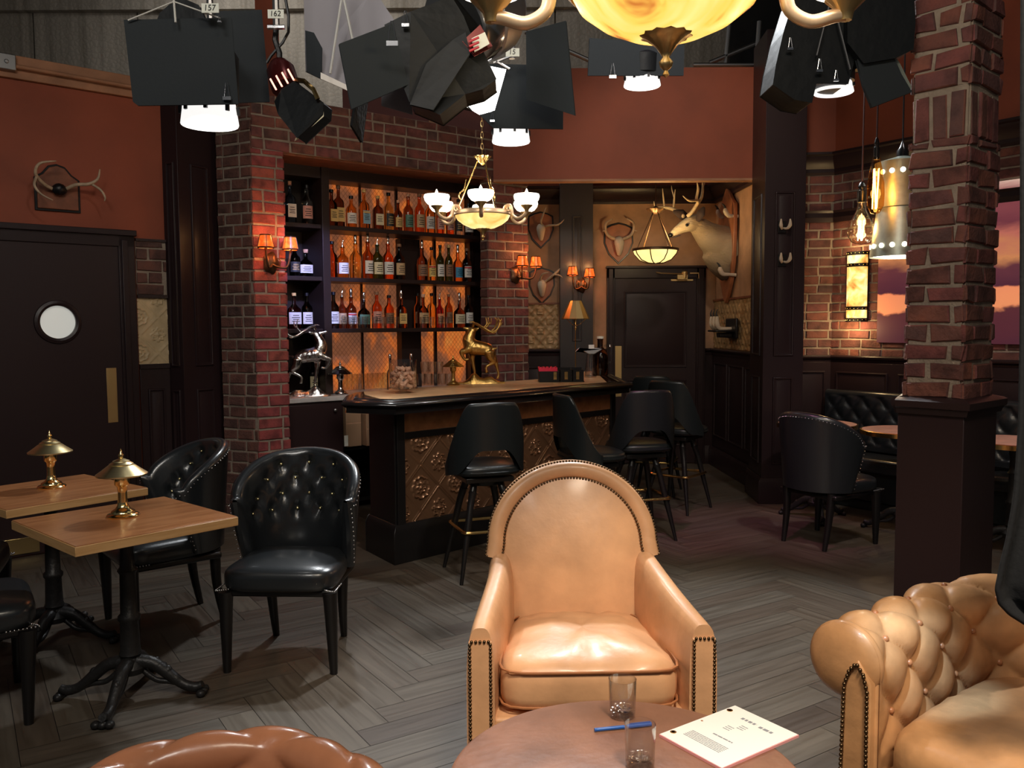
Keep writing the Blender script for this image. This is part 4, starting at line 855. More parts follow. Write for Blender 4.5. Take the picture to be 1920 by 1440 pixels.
# ---------------------------------------------------------------- tufted sweep used by sofa, bench and front chair
def tuft(u, v, du, dv):
    a = u/du+v/dv; b = u/du-v/dv; s = abs(sin(PI*a))*abs(sin(PI*b)); return (s*s+.0025)**.20
def sweep_tuft(mb, path, prof, du, dv, amp, step_u=.009, u0=0, vmin=0, vmax=99, mi=0, M=None, hide=None):
    """path: plan points, outward normal on the left of travel; prof: list of (out, z) from seat upward over the roll"""
    P = resample([(p[0], p[1], 0) for p in path], step_u); n = len(P)
    Q = resample([(p[0], p[1], 0) for p in prof], .008); mm = len(Q); T = []
    for i in range(n):
        t = (P[min(i+1, n-1)]-P[max(i-1, 0)]).normalized(); T.append(Vector((-t.y, t.x, 0)))
    def fn(a, b):
        i = int(round(a*(n-1))); j = int(round(b*(mm-1))); q = Q[j]; d = (Q[min(j+1, mm-1)]-Q[max(j-1, 0)]).normalized(); nq = Vector((-d.y, d.x))  # profile normal
        u = i*step_u+u0; v = j*.008; k = 0
        if vmin < v < vmax: k = (tuft(u, v-vmin, du, dv)-.75)*amp*sstep(v, vmin, vmin+.02)*sstep(vmax-v, 0, .02)*(sstep(u-u0, .0, .05) if u0 == 0 else 1)
        o = q.x - nq.x*0 ; ox = q.x + nq.x*k*-1*-1; oz = q.y + nq.y*k
        ox = q.x + nq.x*k; p = P[i]+T[i]*(-ox if False else ox); return (p.x, p.y, oz)
    mb.grid(fn, n, mm, M, mi); return P, T, Q
def roll_prof(z0, z1, r, ex=0, turn=235, x0=0):
    """inner face from z0 up, then a roll of radius r outward; out is positive away from the seat"""
    pts = [(x0, z0), (x0, (z0+z1-r)/2), (x0, z1-r)]
    c = (x0+r, z1-r)
    for k in range(1, 25):
        a = PI-radians(turn)*k/24; pts.append((c[0]+r*cos(a), c[1]+r*sin(a)))
    return pts
# NB profile normal must point to the room / up: handled by sign below
# ---- sofa
SO = thing('chesterfield_sofa', 'tan leather chesterfield sofa with deep buttoned rolled arm at the right edge', 'sofa', (.985, 2.25, 0), radians(-51))
rp_ = roll_prof(.30, .70, .105, turn=250)
# path travels so that outward (away from seat) is on the left: arm front -> rear, then along the back
pathA = [(0, 0), (0, .55)]+[(.18-.18*cos(t), .55+.20*sin(t)) for t in [PI/2*k/8 for k in range(1, 9)]]+[(1.55, .75)]
m = MB(); P_, T_, Q_ = sweep_tuft(m, pathA, rp_, .20, .215, .038, vmin=.05, vmax=.62); ob = m.build('tufted_arm_and_back', 'sofa_leather', SO, smooth=180)
du, dv = .20, .215
for ia in range(0, 18):
    for ib in range(-14, 14):
        # lattice points where a and b are integers: u = du*(a+b)/2, v = dv*(a-b)/2
        if (ia+ib) % 1: continue
        u = du*(ia+ib)/2; v = dv*(ia-ib)/2
        if .06 < u < 1.1 and .03 < v < .52:
            i = int(u/.009); j = int((v+.05)/.008)
            if i < len(P_) and j < len(Q_):
                q = Q_[j]; d = (Q_[min(j+1, len(Q_)-1)]-Q_[j-1]).normalized(); k = -.75*.038+.010; ox = q.x-d.y*k; oz = q.y+d.x*k
                p = P_[i]+T_[i]*ox; b = MB(); b.ball((p.x, p.y, oz), .0105, 10, 6); b.build('button', 'tan_dark_leather', SO, smooth=180)
m = MB(); outl = [(o, z) for o, z in rp_]; outl2 = [(-.002, .0)]+outl
poly = [(-.0, .02), (0, .30)]+[p for p in rp_[1:]]+[(.12, .52), (.115, .30), (.11, .02)]
mm_ = Matrix(((-1, 0, 0, 0), (0, 0, 1, 0), (0, 1, 0, 0), (0, 0, 0, 1)))
m.ball((-.105, .012, .595), (.109, .042, .109), 36, 20)
m.prism([(-.012, .02), (-.012, .56), (-.05, .62), (-.085, .56), (-.10, .02)], -.028, .012, Matrix(((1, 0, 0, 0), (0, 0, 1, 0), (0, 1, 0, 0), (0, 0, 0, 1))))
m.build('arm_front_panel', 'sofa_leather', SO, bevel=.006)
m = MB(); m.box(-.115, -.045, .0, .80, .02, .50); m.box(-.05, -.004, .0, .025, .02, .56); m.box(-.1, 1.55, .79, .88, .02, .60); m.box(0, 1.55, .03, .7, .05, .31); m.build('frame', 'sofa_leather', SO, bevel=.008)
m = MB(); nl = [(-.016, -.034, .04), (-.018, -.034, .54), (-.03, -.034, .585)]; nails(m, resample(nl, .0135), .0062); nails(m, resample([(-.03, -.034, .585), (-.05, -.034, .61), (-.07, -.034, .585), (-.084, -.034, .54), (-.096, -.034, .04)], .0135), .0062); m.build('nailhead_trim', 'nail', SO, smooth=180)
fn = lambda x, y: .016*noise.noise(Vector((x*6, y*6, 3)))+.009*noise.noise(Vector((x*17, y*14, 9)))-.008*exp(-((y+.0-.3*x)/.012)**2)
m = MB(); pillow(m, .02, .74, -.06, .70, .31, .44, .035, 7, fn=fn); m.build('seat_cushion', 'sofa_leather', SO, smooth=70)
m = MB(); pillow(m, .75, 1.5, -.06, .70, .31, .44, .035, 7, fn=fn); m.build('seat_cushion', 'sofa_leather', SO, smooth=70)
for (x, y) in ((-.05, .05), (-.05, .75), (1.45, .05), (1.45, .75)): m = MB(); m.cyl((x, y, 0), (x, y, .05), .02, .03, n=12); m.build('leg', 'black_wood', SO)
# ---- black tufted bench in the nook, built in the frame of the right wall
BE = thing('banquette_bench', 'black tufted leather banquette running along the panelled right wall', 'bench', P2.pt(0, 0, 0), P2.rz)
bp = roll_prof(.46, .955, .035, turn=180, x0=0)
m = MB(); sweep_tuft(m, [(2.9, -.17), (.06, -.17)][::-1], [(p[0], p[1]) for p in bp], .17, .20, .034, vmin=.04, vmax=.46, step_u=.014); m.build('tufted_back', 'black_leather', BE, smooth=180)
m = MB(); m.box(.04, 2.95, -.13, -.04, .04, .95); m.box(.04, 2.95, -.40, -.05, .08, .33); m.box(.08, 2.9, -.37, -.06, 0, .08); m.build('base', 'black_vinyl', BE, bevel=.01)
for k in range(2): m = MB(); pillow(m, .05+k*1.45, 1.49+k*1.45, -.50, -.16, .335, .44, .018, 8); m.build('seat_cushion', 'black_leather', BE, smooth=70)
# ---- rust leather tub chair in the foreground
RC = thing('club_chair', 'reddish tan deep buttoned club chair back cut off at the bottom edge', 'armchair', (-.515, 1.20, 0), radians(-6))
U = [(.232*sin(t), .10+.245*cos(t)) for t in [radians(100-200*k/60) for k in range(61)]]
U = [(.262, -.3)]+U[::1]+[(-.262, -.3)] if False else [(.222, -.35), (.230, -.1)]+U+[(-.230, -.1), (-.222, -.35)]
cpf = roll_prof(.40, .765, .045, turn=215)
# outward on the left of travel: travel counter-clockwise seen from above keeps the room side on the left, so travel clockwise
m = MB(); PR_, TR_, QR_ = sweep_tuft(m, U[::-1], cpf, (.205), .20, .024, vmin=.05, vmax=.47, step_u=.009, u0=.085); m.build('tufted_back', 'red_leather', RC, smooth=180)
m = MB(); m.tube([(x*1.30, .06+(y-.06)*1.22, .40) for x, y in U], .03, 8); m.grid(lambda a, b: (U[int(a*(len(U)-1))][0]*1.28, .06+(U[int(a*(len(U)-1))][1]-.06)*1.2, lerp(.08, .72, b)), len(U), 4); m.build('outer_shell', 'red_leather', RC, smooth=60)
m = MB(); pillow(m, -.21, .21, -.33, .24, .28, .42, .03, 5); m.build('seat_cushion', 'red_leather', RC, smooth=70)
for (x, y) in ((-.25, -.28), (.25, -.28), (-.22, .28), (.22, .28)): m = MB(); m.cyl((x, y, 0), (x, y, .12), .016, .025, n=12); m.build('leg', 'black_wood', RC)
# ---------------------------------------------------------------- tan armchair
AC = thing('club_armchair', 'tan leather armchair with rounded back and bronze nailhead borders behind the coffee table', 'armchair', (.235, 2.985, 0), radians(1.5))
def arch(t, W=.292, zs=.70, zt=.965): # t -1..1 from left shoulder over the top to right shoulder
    if abs(t) > .75: k = (abs(t)-.75)/.25; a = radians(90)*1; x = W*(1+.03*k); z = lerp(zs+.0, zs-.05, k)
    else: a = t/.75*PI/2; x = W*sin(abs(a)); z = zs+(zt-zs)*cos(a)
    return (x if t > 0 else -x, z)
yb = lambda z: .205+.17*(z-.44)/.55
m = MB()
def acf(u, v):
    a = u*2-1; zt = .70+.25*sellipse(a, 2.2); w = .298+.0*(1-v); z = lerp(.36, zt, v); x = a*(.275+.012*v); bulge = .045*(1-abs(a)**2.5)*sin(PI*min(1, max(0, (v*.92+.04))))
    return (x, yb(z)-.02-bulge, z)
m.grid(acf, 41, 33); m.build('back_panel', 'tan_leather', AC, smooth=180)
m = MB(); m.grid(lambda u, v: (lambda a: ((a*.295, yb(lerp(.30, .70+.265*sellipse(a, 2.2), v))+.07, lerp(.30, .70+.265*sellipse(a, 2.2), v))))(u*2-1), 41, 12, flip=True)
path = [arch(k/40) for k in range(-40, 41)]
prof = [(-.030, -.030), (-.022, -.042), (0, -.046), (.022, -.040), (.030, -.026), (.032, .03), (.02, .07), (-.02, .07), (-.03, .0)]
def band(u, v):
    i = int(round(u*80)); p = path[i]; q0 = path[max(i-1, 0)]; q1 = path[min(i+1, 80)]; t = Vector((q1[0]-q0[0], q1[1]-q0[1])).normalized(); n = Vector((-t.y, t.x)); k = int(round(v*9)) % 9; o, d = prof[k]
    return (p[0]+n.x*o, yb(p[1])+d, p[1]+n.y*o)
m.grid(band, 81, 10); m.build('back_border', 'tan_leather', AC, smooth=50)
def off_path(o, d, r0=0, r1=81): 
    out = []
    for i in range(r0, r1):
        p = path[i]; q0 = path[max(i-1, 0)]; q1 = path[min(i+1, 80)]; t = Vector((q1[0]-q0[0], q1[1]-q0[1])).normalized(); out.append((p[0]-t.y*o, yb(p[1])+d, p[1]+t.x*o))
    return out
m = MB(); nails(m, resample(off_path(-.030, -.038), .0118), .0052); nails(m, resample(off_path(.033, -.015), .0118), .0052)
for i in (0, 80): a = off_path(-.03, -.040)[i]; b = off_path(.03, -.034)[i]; nails(m, resample([a, b], .0118), .0052)
m.build('back_nailhead_trim', 'nail', AC, smooth=180)
for s in (-1, 1):
    m = MB()
    def armf(u, v):
        y = lerp(-.375, .25, u); k = sstep(y, -.375, .24); xo = lerp(.392, .330, k**.9); xi = lerp(.305, .225, k**.7); zt = lerp(.595, .665, k**1.1); a = 2*PI*v; c_, d_ = cos(a), sin(a)
        cx = (xo+xi)/2; hx = (xo-xi)/2; zm = .36; hz = zt-zm; p = 3.4 if d_ > 0 else 9; f = 1/((abs(c_)**p+abs(d_)**p)**(1/p)); return (s*(cx+c_*f*hx), y, zm+d_*f*(hz if d_ > 0 else .30))
    m.grid(armf, 18, 40, cv=True, flip=(s > 0)); 
    m.add([armf(0, k/40) for k in range(40)], [tuple(range(40))]); m.build('arm', 'tan_leather', AC, smooth=60)
    m = MB(); m.box(s*.349-.036, s*.349+.036, -.384, -.374, .06, .555); m.build('arm_front_panel', 'tan_leather', AC, bevel=.003)
    m = MB(); 
    for dx in (-.032, .032): nails(m, [(s*.349+dx, -.385, .07+.0125*k) for k in range(39)], .0056)
    nails(m, [(s*.349-.026+.013*k, -.385, .555) for k in range(5)], .0056); m.build('arm_nailhead_trim', 'nail', AC, smooth=180)
fn = lambda x, y: .024*noise.noise(Vector((x*7, y*6, 1)))-.012*exp(-((x+.02)/.05)**2-((y-.0)/.07)**2)+.009*noise.noise(Vector((x*20, y*14, 5)))
m = MB(); pillow(m, -.300, .300, -.355, .20, .315, .445, .05, 7, tap=.22, fn=fn); m.build('seat_cushion', 'tan_leather', AC, smooth=80)
m = MB(); 
for zz in (.327, .44):
    pp = []
    for k in range(60):
        a = 2*PI*k/60; c_, d_ = cos(a), sin(a); f = 1/((abs(c_)**7+abs(d_)**7)**(1/7)); pp.append((c_*f*.300*(1-.22*(d_*f*.5+.5)), -.0775+d_*f*.2785, zz))
    m.tube(pp, .0045, 6, closed=True)
m.build('cushion_piping', 'tan_dark_leather', AC)
m = MB(); m.box(-.31, .31, -.36, .24, .06, .298); m.build('apron', 'tan_leather', AC, bevel=.01)
for (x, y) in ((-.34, -.33), (.34, -.33), (-.28, .22), (.28, .22)): m = MB(); m.cyl((x, y, 0), (x, y, .07), .018, .026, n=12); m.build('leg', 'black_wood', AC)
# ================================================================ tables
def iron_base(root, R=.30, h=.71, nf=4, rot=PI/4):
    m = MB(); m.lathe([(0, .10), (.055, .105), (.062, .13), (.05, .15), (.034, .17), (.045, .185), (.040, .20), (.036, .32), (.044, .33), (.044, .345), (.034, .355), (.031, .52), (.040, .535), (.030, .55), (.026, .62), (.036, h-.03), (.05, h-.01), (.05, h), (0, h)], 24); m.build('column', 'iron', root, smooth=45)
    m = MB(); m.box(-.2, .2, -.02, .02, h-.012, h); m.box(-.02, .02, -.2, .2, h-.012, h); m.build('top_bracket', 'iron', root)
    for k in range(nf):
        a = rot+2*PI*k/nf; m = MB(); t = lambda r, z: (r*cos(a), r*sin(a), z)
        limb(m, [t(.03, .15), t(.09, .14), t(.15, .095), t(.21, .048), t(R-.03, .034), t(R, .045)], [.03, .026, .024, .020, .022, .016], n=10, k=5)
        limb(m, [t(.04, .12), t(.10, .07), t(.16, .06), t(.2, .045)], [.012, .012, .012, .01], n=8, k=4)
        for j in range(3): b = a+(-.09+.09*j); m.ball((R*cos(b), R*sin(b), .016), (.020, .020, .016), 10, 6)
        m.ball(t(.15, .10), (.02, .02, .03), 10, 6); m.build('foot', 'iron', root, smooth=60)
for loc, rz, lab in (((-1.588, 3.475), 48, 'square wooden cafe table on black cast iron pedestal, nearer of the left pair'), ((-2.235, 4.10), 52, 'square wooden cafe table on black iron pedestal, farther pair member by the door')):
    t = thing('cafe_table', lab, 'table', (loc[0], loc[1], 0), radians(rz), 'square cafe tables at the left'); s_ = .322
    m = MB(); m.box(-s_, s_, -s_, s_, .712, .748); m.build('edge_banding', 'table_edge', t, bevel=.002)
    m = MB(); m.box(-s_+.003, s_-.003, -s_+.003, s_-.003, .748, .751); m.build('tabletop', 'table_veneer', t, bevel=.001); iron_base(t, .29, .712, 4, radians(45 if loc[0] > -2 else 38))
for loc, lab in (((2.86, 6.22), 'round copper-topped table with brass rim left of the brick pillar'), ((2.385, 6.68), 'round copper-topped table beyond the black tub chair seen from behind'), ((3.32, 5.63), 'round copper-topped table showing right of the brick pillar')):
    t = thing('round_table', lab, 'table', (loc[0], loc[1], 0), 0, 'round copper tables by the banquette')
    m = MB(); m.lathe([(0, .72), (.29, .72), (.29, .752), (0, .752)], 48); m.build('tabletop', 'copper_top', t); m = MB(); m.lathe([(.291, .718), (.304, .720), (.304, .750), (.291, .753)], 48, cap=False); m.build('rim', 'brass', t); iron_base(t, .27, .72, 3, .4)
# coffee table with glasses, pen and script
CT = thing('coffee_table', 'round coffee table with worn brown leather top in the foreground', 'table', (.25, 1.862, 0))
zt = .52
m = MB(); m.lathe([(0, zt-.035), (.385, zt-.035), (.397, zt-.028), (.40, zt-.018), (.398, zt-.006), (.388, zt), (0, zt)], 72); m.build('tabletop', 'table_leather', CT, smooth=40)
m = MB(); m.lathe([(0, zt-.09), (.34, zt-.09), (.345, zt-.036), (0, zt-.036)], 48); m.build('apron', 'black_wood', CT)
for k in range(4): a = PI/4+k*PI/2; m = MB(); m.cyl((.27*cos(a), .27*sin(a), zt-.05), (.31*cos(a), .31*sin(a), 0), .026, .016, n=14); m.build('leg', 'black_wood', CT)
def rocks(loc, lab, w):
    m = MB(); m.lathe([(0, 0), (.030, 0), (.033, .006), (.0335, .022), (.036, .10), (.0343, .10), (.0315, .026), (.026, .020), (0, .017)], 40); o = m.build('tumbler', 'clear_glass', smooth=50); o.location = loc
    tag(o, lab, 'glass', 'tumblers on the coffee table')
    b = MB()
    for k in range(10): a = 2*PI*k/10; b.ball((.027*cos(a), .027*sin(a), .010), (.006, .006, .008), 8, 6)
    q = b.build('faceted_base', 'clear_glass', o, smooth=0); return o
rocks(atz(1167, 1343, zt), 'clear cut-base tumbler standing on the coffee table in front of the armchair', 1); rocks((.288, 1.905, zt), 'second clear tumbler at the bottom edge of the picture on the coffee table', 0)
a, b = atz(1116, 1373, zt), atz(1221, 1362, zt); pn = thing('ballpoint_pen', 'translucent blue capped ballpoint pen lying on the coffee table', 'pen', (a.x, a.y, zt+.0062), atan2(b.y-a.y, b.x-a.x)); L = (b-a).length
m = MB(); m.tube([(0, 0, 0), (.004, 0, 0), (L*.62, 0, 0)], [.0035, .0045, .0045], 12); m.build('barrel', 'blue_plastic', pn); m = MB(); m.cyl((L*.58, 0, 0), (L, 0, 0), .006, .0055, n=12); m.box(L*.62, L*.98, -.0015, .0015, .005, .0075); m.build('cap', 'blue_plastic', pn)
m = MB(); m.cyl((-.002, 0, 0), (.004, 0, 0), .0046, n=12); m.build('end_plug', 'blue_plastic', pn)
# script: stack of pages, white title page over pink pages
c0, c1, c2, c3 = [atz(u, v, zt+.008) for u, v in ((1236, 1376), (1378, 1322), (1497, 1386), (1341, 1437))]
ax = (c1-c0).normalized(); sc = thing('script', 'white stapled script over pink pages lying on the coffee table edge', 'script', (c0.x, c0.y, zt), atan2(ax.y, ax.x))
Wd, Ht = .216, .279   # local x along the punched short/long side
la_, lb_ = (c1-c0).length, (c3-c0).length; W_ = max(.2, la_); H_ = max(.2, lb_)
cc = lambda x, y: .0012*sin(x*20)+.004*max(0, (abs(y)/H_-.8))*5*.3
m = MB(); 
def page(u, v, z0): x = u*W_; y = -v*H_; return (x, y, z0)
m.prism([(0, 0), (W_, 0), (W_, -H_), (0, -H_)], .0004, .0068); m.build('pink_pages', 'pink_paper', sc)
m = MB(); m.prism([(.0015, -.0008), (W_-.001, -.001), (W_-.002, -H_+.002), (.001, -H_+.001)], .0069, .0078); pg = m.build('title_page', 'paper', sc)
m = MB()
for x, mi in ((.035, 0), (W_-.035, 0)): m.lathe([(.0045, .0079), (.0045, .0088), (.008, .0088), (.008, .0079)], 16, c=(x, -.013, 0))
m.build('brass_fasteners', 'brass', sc)
m = MB(); m.lathe([(0, .0079), (.0032, .0079), (.0032, .0082), (0, .0082)], 12, c=(W_/2, -.012, 0)); m.build('punched_hole', 'tan_dark_leather', sc)
rot = (0, 0, -PI/2)
for body, size, lx, ly in (('TITLE PAGE', .017, W_-.045, -H_*.55), ('Written by', .007, W_*.60, -H_*.45), ('Shooting Draft', .0085, W_*.40, -H_*.62)): pass
m = MB(); rr = random.Random(4)
def words(x, y0, y1, h_, gap=.35): # rows of tiny illegible type run along -y
    kk = (H_-.012)/.279; y0 *= kk; y1 *= kk; y = y0
    while y > y1: 
        l = rr.uniform(.006, .016); m.box(x-h_/2, x+h_/2, max(y1, y-l), y, .0079, .00805); y -= l+h_*gap
words(W_-.045, -.09, -.16, .010); words(W_-.048, -.175, -.235, .010)
for k in range(3): words(W_*.62-.009*k, -.10, -.13, .003); words(W_*.72-.009*k, -.13, -.16, .003)
words(W_*.40, -.11, -.20, .005)
for k in range(6): words(.050-.0062*k+.03, -.05, -.22, .0028)
m.build('printed_text', 'ink', sc, smooth=0)
# ================================================================ foreground brick pillar
pcn = Vector((1.89, 3.57, 0)); u1 = Vector((-.66, .75, 0)).normalized(); u2 = Vector((.75, .66, 0)).normalized(); wa, wb = .28, .36
pl = thing('brick_pillar', 'square brick pillar with brown panelled base at the right, in front of the booth', 'pillar', pcn, 0)
def fr(o, d): return Matrix(((d.x, -d.y, 0, o.x), (d.y, d.x, 0, o.y), (0, 0, 1, 0), (0, 0, 0, 1)))
zp1 = 1.205
m = MB(); ins = .03
cA = u1*(wa-ins)+u2*ins; cB = (u1+u2)*ins
faces = [(cA, -u1, wa-2*ins), (cB, u2, wb-2*ins), (cB+u2*(wb-2*ins), u1, wa-2*ins), (cA+u2*(wb-2*ins), -u2, wb-2*ins)]
for k, (o, d, L) in enumerate(faces):
    if k in (2, 3): d = d
    F_ = fr(o, d)
    bricks(m, 0, L, zp1, 2.30, F_, L=.195, h=.082, j=.013, depth=.018, seed=60+k, jit=.0075, wrap=(.012, .012))
    # soldier course
    n = max(2, int(round(L/.078))); w_ = L/n
    for q in range(n): bricks(m, q*w_+.004, (q+1)*w_-.009, 2.302, 2.302+.20, F_, L=9, h=.20, seed=70+q+k, jit=.004, depth=.016)
    m.box(0, L, -.006, .03, 2.29, 2.52, F_, 1)
    bricks(m, 0, L, 2.515, 3.4, F_, L=.195, h=.082, depth=.018, seed=80+k, jit=.0075, wrap=(.012, .012))
m.build('brickwork', ['brick', 'mortar'], pl, smooth=20)
Bb = [cB*0, u2*wb, u2*wb+u1*wa, u1*wa]
m = MB(); m.prism([(p.x, p.y) for p in Bb], 0, zp1-.03); moulding(m, [Bb[3], Bb[0], Bb[1], Bb[2], Bb[3]], [(0, 0), (.02, 0), (.02, .15), (0, .17)]); m.build('base', 'dark_wood', pl, bevel=.004)
m = MB(); moulding(m, [Bb[3], Bb[0], Bb[1], Bb[2], Bb[3]], [(-.04, zp1-.07), (.012, zp1-.07), (.022, zp1-.045), (.03, zp1-.04), (.032, zp1-.012), (.02, zp1-.004), (-.04, zp1+.012)]); m.prism([(p.x, p.y) for p in Bb], zp1-.03, zp1-.001); m.build('cap_moulding', 'dark_wood', pl, smooth=20)
# black cloth at the right edge
dr = thing('black_drape', 'black cloth hanging at the right edge of the picture, over the sofa arm', 'drape', (0, 0, 0))
m = MB(); Yd = 1.9
L_ = [(1917, -60), (1916, 300), (1915, 640), (1912, 800), (1903, 930), (1889, 1010), (1877, 1060), (1868, 1105), (1874, 1132), (1893, 1152), (1925, 1172), (1990, 1195)]
def drf(u, v):
    g_ = min(1, u*5)
    i = v*(len(L_)-1); k = min(int(i), len(L_)-2); t = i-k; px = lerp(L_[k][0], L_[k+1][0], t); py = lerp(L_[k][1], L_[k+1][1], t); a = aty(px, py, Yd); x = a.x+.30*u
    return (x, Yd+g_*(.035*sin(u*14)+.03*sin(u*5+1)), a.z if py < 1100 else a.z-.0*u)
m.grid(drf, 30, 60); o = m.build('cloth', 'dark_cloth', dr, smooth=180, solid=.008)
# ================================================================ pagoda table lamps
def pagoda(name, loc, lab, sc=1, mtl='bright_brass', grp='small pagoda-shaped brass lamps', rz=0):
    t = thing(name, lab, 'lamp', loc, rz, grp); k = sc
    m = MB(); m.lathe([(0, 0), (.062*k, 0), (.065*k, .006*k), (.060*k, .012*k), (.048*k, .016*k), (.046*k, .024*k), (.030*k, .034*k), (.022*k, .046*k), (.019*k, .06*k), (.0, .06*k)], 32); m.build('base', mtl, t, smooth=50)
    m = MB(); m.lathe([(.019*k, .058*k), (.018*k, .10*k), (.020*k, .125*k), (.026*k, .130*k), (.030*k, .135*k), (.030*k, .165*k), (.026*k, .168*k), (.026*k, .18*k), (0, .18*k)], 28); m.build('stem', mtl, t, smooth=50)
    m = MB(); m.lathe([(.098*k, .176*k), (.099*k, .172*k), (.100*k, .178*k), (.075*k, .196*k), (.052*k, .214*k), (.046*k, .216*k), (.047*k, .220*k), (.034*k, .228*k), (.033*k, .232*k), (.014*k, .240*k), (0, .242*k)], 40); m.build('shade', 'satin_brass' if mtl == 'bright_brass' else mtl, t, smooth=40)
    m = MB(); m.lathe([(.006*k, .24*k), (.010*k, .248*k), (.012*k, .256*k), (.006*k, .264*k), (.003*k, .275*k), (0, .284*k)], 14); m.build('finial', mtl, t, smooth=60)
    return t
mat('satin_brass_bright', (.80, .66, .36), .34, 1)
MATS['satin_brass_keep'] = MATS['satin_brass']; MATS['satin_brass'] = MATS['satin_brass_bright']
pagoda('table_lamp', atz(231, 968, .751), 'brass pagoda lamp on the nearer square cafe table', 1.0)
pagoda('table_lamp', atz(97, 914, .751), 'brass pagoda lamp on the farther square cafe table', 1.0)
MATS['satin_brass'] = MATS['satin_brass_keep']
s_, _ = PL_B.at(640, 700, -.22); pagoda('table_lamp', PL_B.pt(s_, -.24, ZC), 'chrome-topped pagoda lamp on the marble worktop right of the silver stag', 1.0, 'chrome')
pagoda('table_lamp', atz(850, 722, BZ-.006), 'dark brass pagoda lamp on the bar left of the gold stag', .84, 'antique_gold')
# tall brass lamp
t = thing('brass_lamp', 'tall slim brass lamp with conical shade on the far end of the bar', 'lamp', (.585, 7.88, BZ-.006))
ztp = aty(1078, 562, 7.74).z-BZ; zsb = aty(1078, 597, 7.74).z-BZ; m = MB(); m.lathe([(0, 0), (.07, 0), (.072, .01), (.03, .02), (.008, .035), (.005, .06), (.005, zsb-.10), (.012, zsb-.09), (.012, zsb-.07), (.006, zsb-.06), (.010, zsb-.01), (.010, zsb+.02), (0, zsb+.03)], 24); m.build('stem', 'brass', t, smooth=50)
m = MB(); m.lathe([(.128, zsb), (.130, zsb+.004), (.055, ztp), (.05, ztp+.002), (.05, ztp-.002), (.125, zsb+.002)], 12, cap=False); m.build('shade', 'satin_brass', t, smooth=10)
m = MB(); 
for k in range(3): a = 2*PI*k/3+.3; m.tube([(.11*cos(a), .11*sin(a), zsb+.004), (.03*cos(a), .03*sin(a), zsb-.055), (.006*cos(a), .006*sin(a), zsb-.055)], .003, 6)
m.build('shade_carrier', 'brass', t)
# growler, carafe, caddy, jar of corks
t = thing('glass_growler', 'dark amber glass jug with handle and white cap beside the alcove door end', 'jug', (.815, 7.92, BZ-.006), radians(-10))
m = MB(); m.lathe([(0, 0), (.070, 0), (.073, .006), (.073, .175), (.066, .21), (.040, .245), (.026, .262), (.026, .325), (.030, .33), (.030, .338), (0, .338)], 32); m.build('glass_body', glass_mat('growler', (.16, .06, .025)), t, smooth=50)
m = MB(); m.lathe([(0, .339), (.031, .339), (.032, .36), (0, .362)], 20); m.build('cap', 'white_enamel', t); m = MB(); m.tube(curve_pts([(.035, 0, .27), (.08, 0, .275), (.105, 0, .25), (.10, 0, .16), (.092, 0, .12), (.072, 0, .115)], 4), .009, 8); m.build('handle', 'clear_glass', t)
m = MB(); m.lathe([(.0736, .10), (.0736, .106), (.0745, .103)], 30); m.build('glass_ridge', 'chrome', t) if False else None
t = thing('measuring_funnel', 'glass conical pitcher holding a metal scoop and white card on the bar end', 'pitcher', (.70, 7.64, BZ-.006))
m = MB(); m.lathe([(0, 0), (.052, 0), (.054, .01), (.032, .20), (.036, .212), (.034, .212), (.030, .2), (.050, .012), (0, .008)], 28); m.build('glass_body', 'clear_glass', t, smooth=50)
m = MB(); m.prism([(-.12, .04), (-.10, .06), (-.02, .012), (.03, .01), (.10, .05), (.10, .06), (.05, .07)], -.03, .03, Matrix.Translation((0, 0, .195)) @ Matrix.Rotation(PI/2, 4, 'X')); m.build('scoop', 'steel', t, bevel=.006)
m = MB(); m.box(-.02, .03, -.035, -.032, .255, .29); m.build('card', 'paper', t)
t = thing('bar_caddy', 'black bar caddy with brass clips filled with red napkins', 'napkin caddy', (.405, 7.08, BZ-.006), radians(2))
hh = .105
m = MB(); m.box(-.185, .185, -.075, .075, 0, .008)
for x0, x1, h_ in ((-.185, -.02, hh*.85), (-.012, .085, hh*.95), (.09, .18, hh*.95)):
    m.box(x0, x1, -.075, -.070, 0, h_); m.box(x0, x1, .07, .075, 0, h_+.015); m.box(x0, x0+.005, -.075, .075, 0, h_); m.box(x1-.005, x1, -.075, .075, 0, h_)
m.build('tray', 'black_wood', t, bevel=.001)
for x in (-.055, .035, .13): m = MB(); m.box(x-.013, x+.013, -.0785, -.0755, .022, .085); m.box(x-.013, x+.013, -.082, -.0755, .05, .056); m.build('brass_clip', 'brass', t)
t = thing('napkin_stack', 'bright red folded napkins piled in the black bar caddy', 'napkins', (.405, 7.08, BZ+.005), radians(2))
m = MB(); 
for k in range(16): x = -.176+.0092*k; m.add([(x, -.06, .02), (x+.007, -.06, .02), (x+.007, .06, .02), (x, .06, .02), (x-.012, -.06, .105+.006*sin(k*2.1)), (x+.002, -.062, .108+.006*sin(k*2.1)), (x+.002, .062, .108+.006*cos(k*1.7)), (x-.012, .06, .105+.006*cos(k*1.7))], [(0,3,2,1),(4,5,6,7),(0,1,5,4),(1,2,6,5),(2,3,7,6),(3,0,4,7)])
tag(m.build('napkins', 'red_cloth', t), kind='stuff')
jp = atz(756, 737, BZ-.006)
t = thing('cork_jar', 'footed clear glass jar on the bar corner holding wine corks', 'jar', jp)
m = MB(); m.lathe([(0, 0), (.055, 0), (.056, .006), (.028, .012), (.024, .022), (.05, .028), (.088, .034), (.094, .045), (.096, .235), (.0945, .235), (.092, .048), (.085, .04), (0, .036)], 40); m.build('glass_body', 'jar_glass', t, smooth=50)
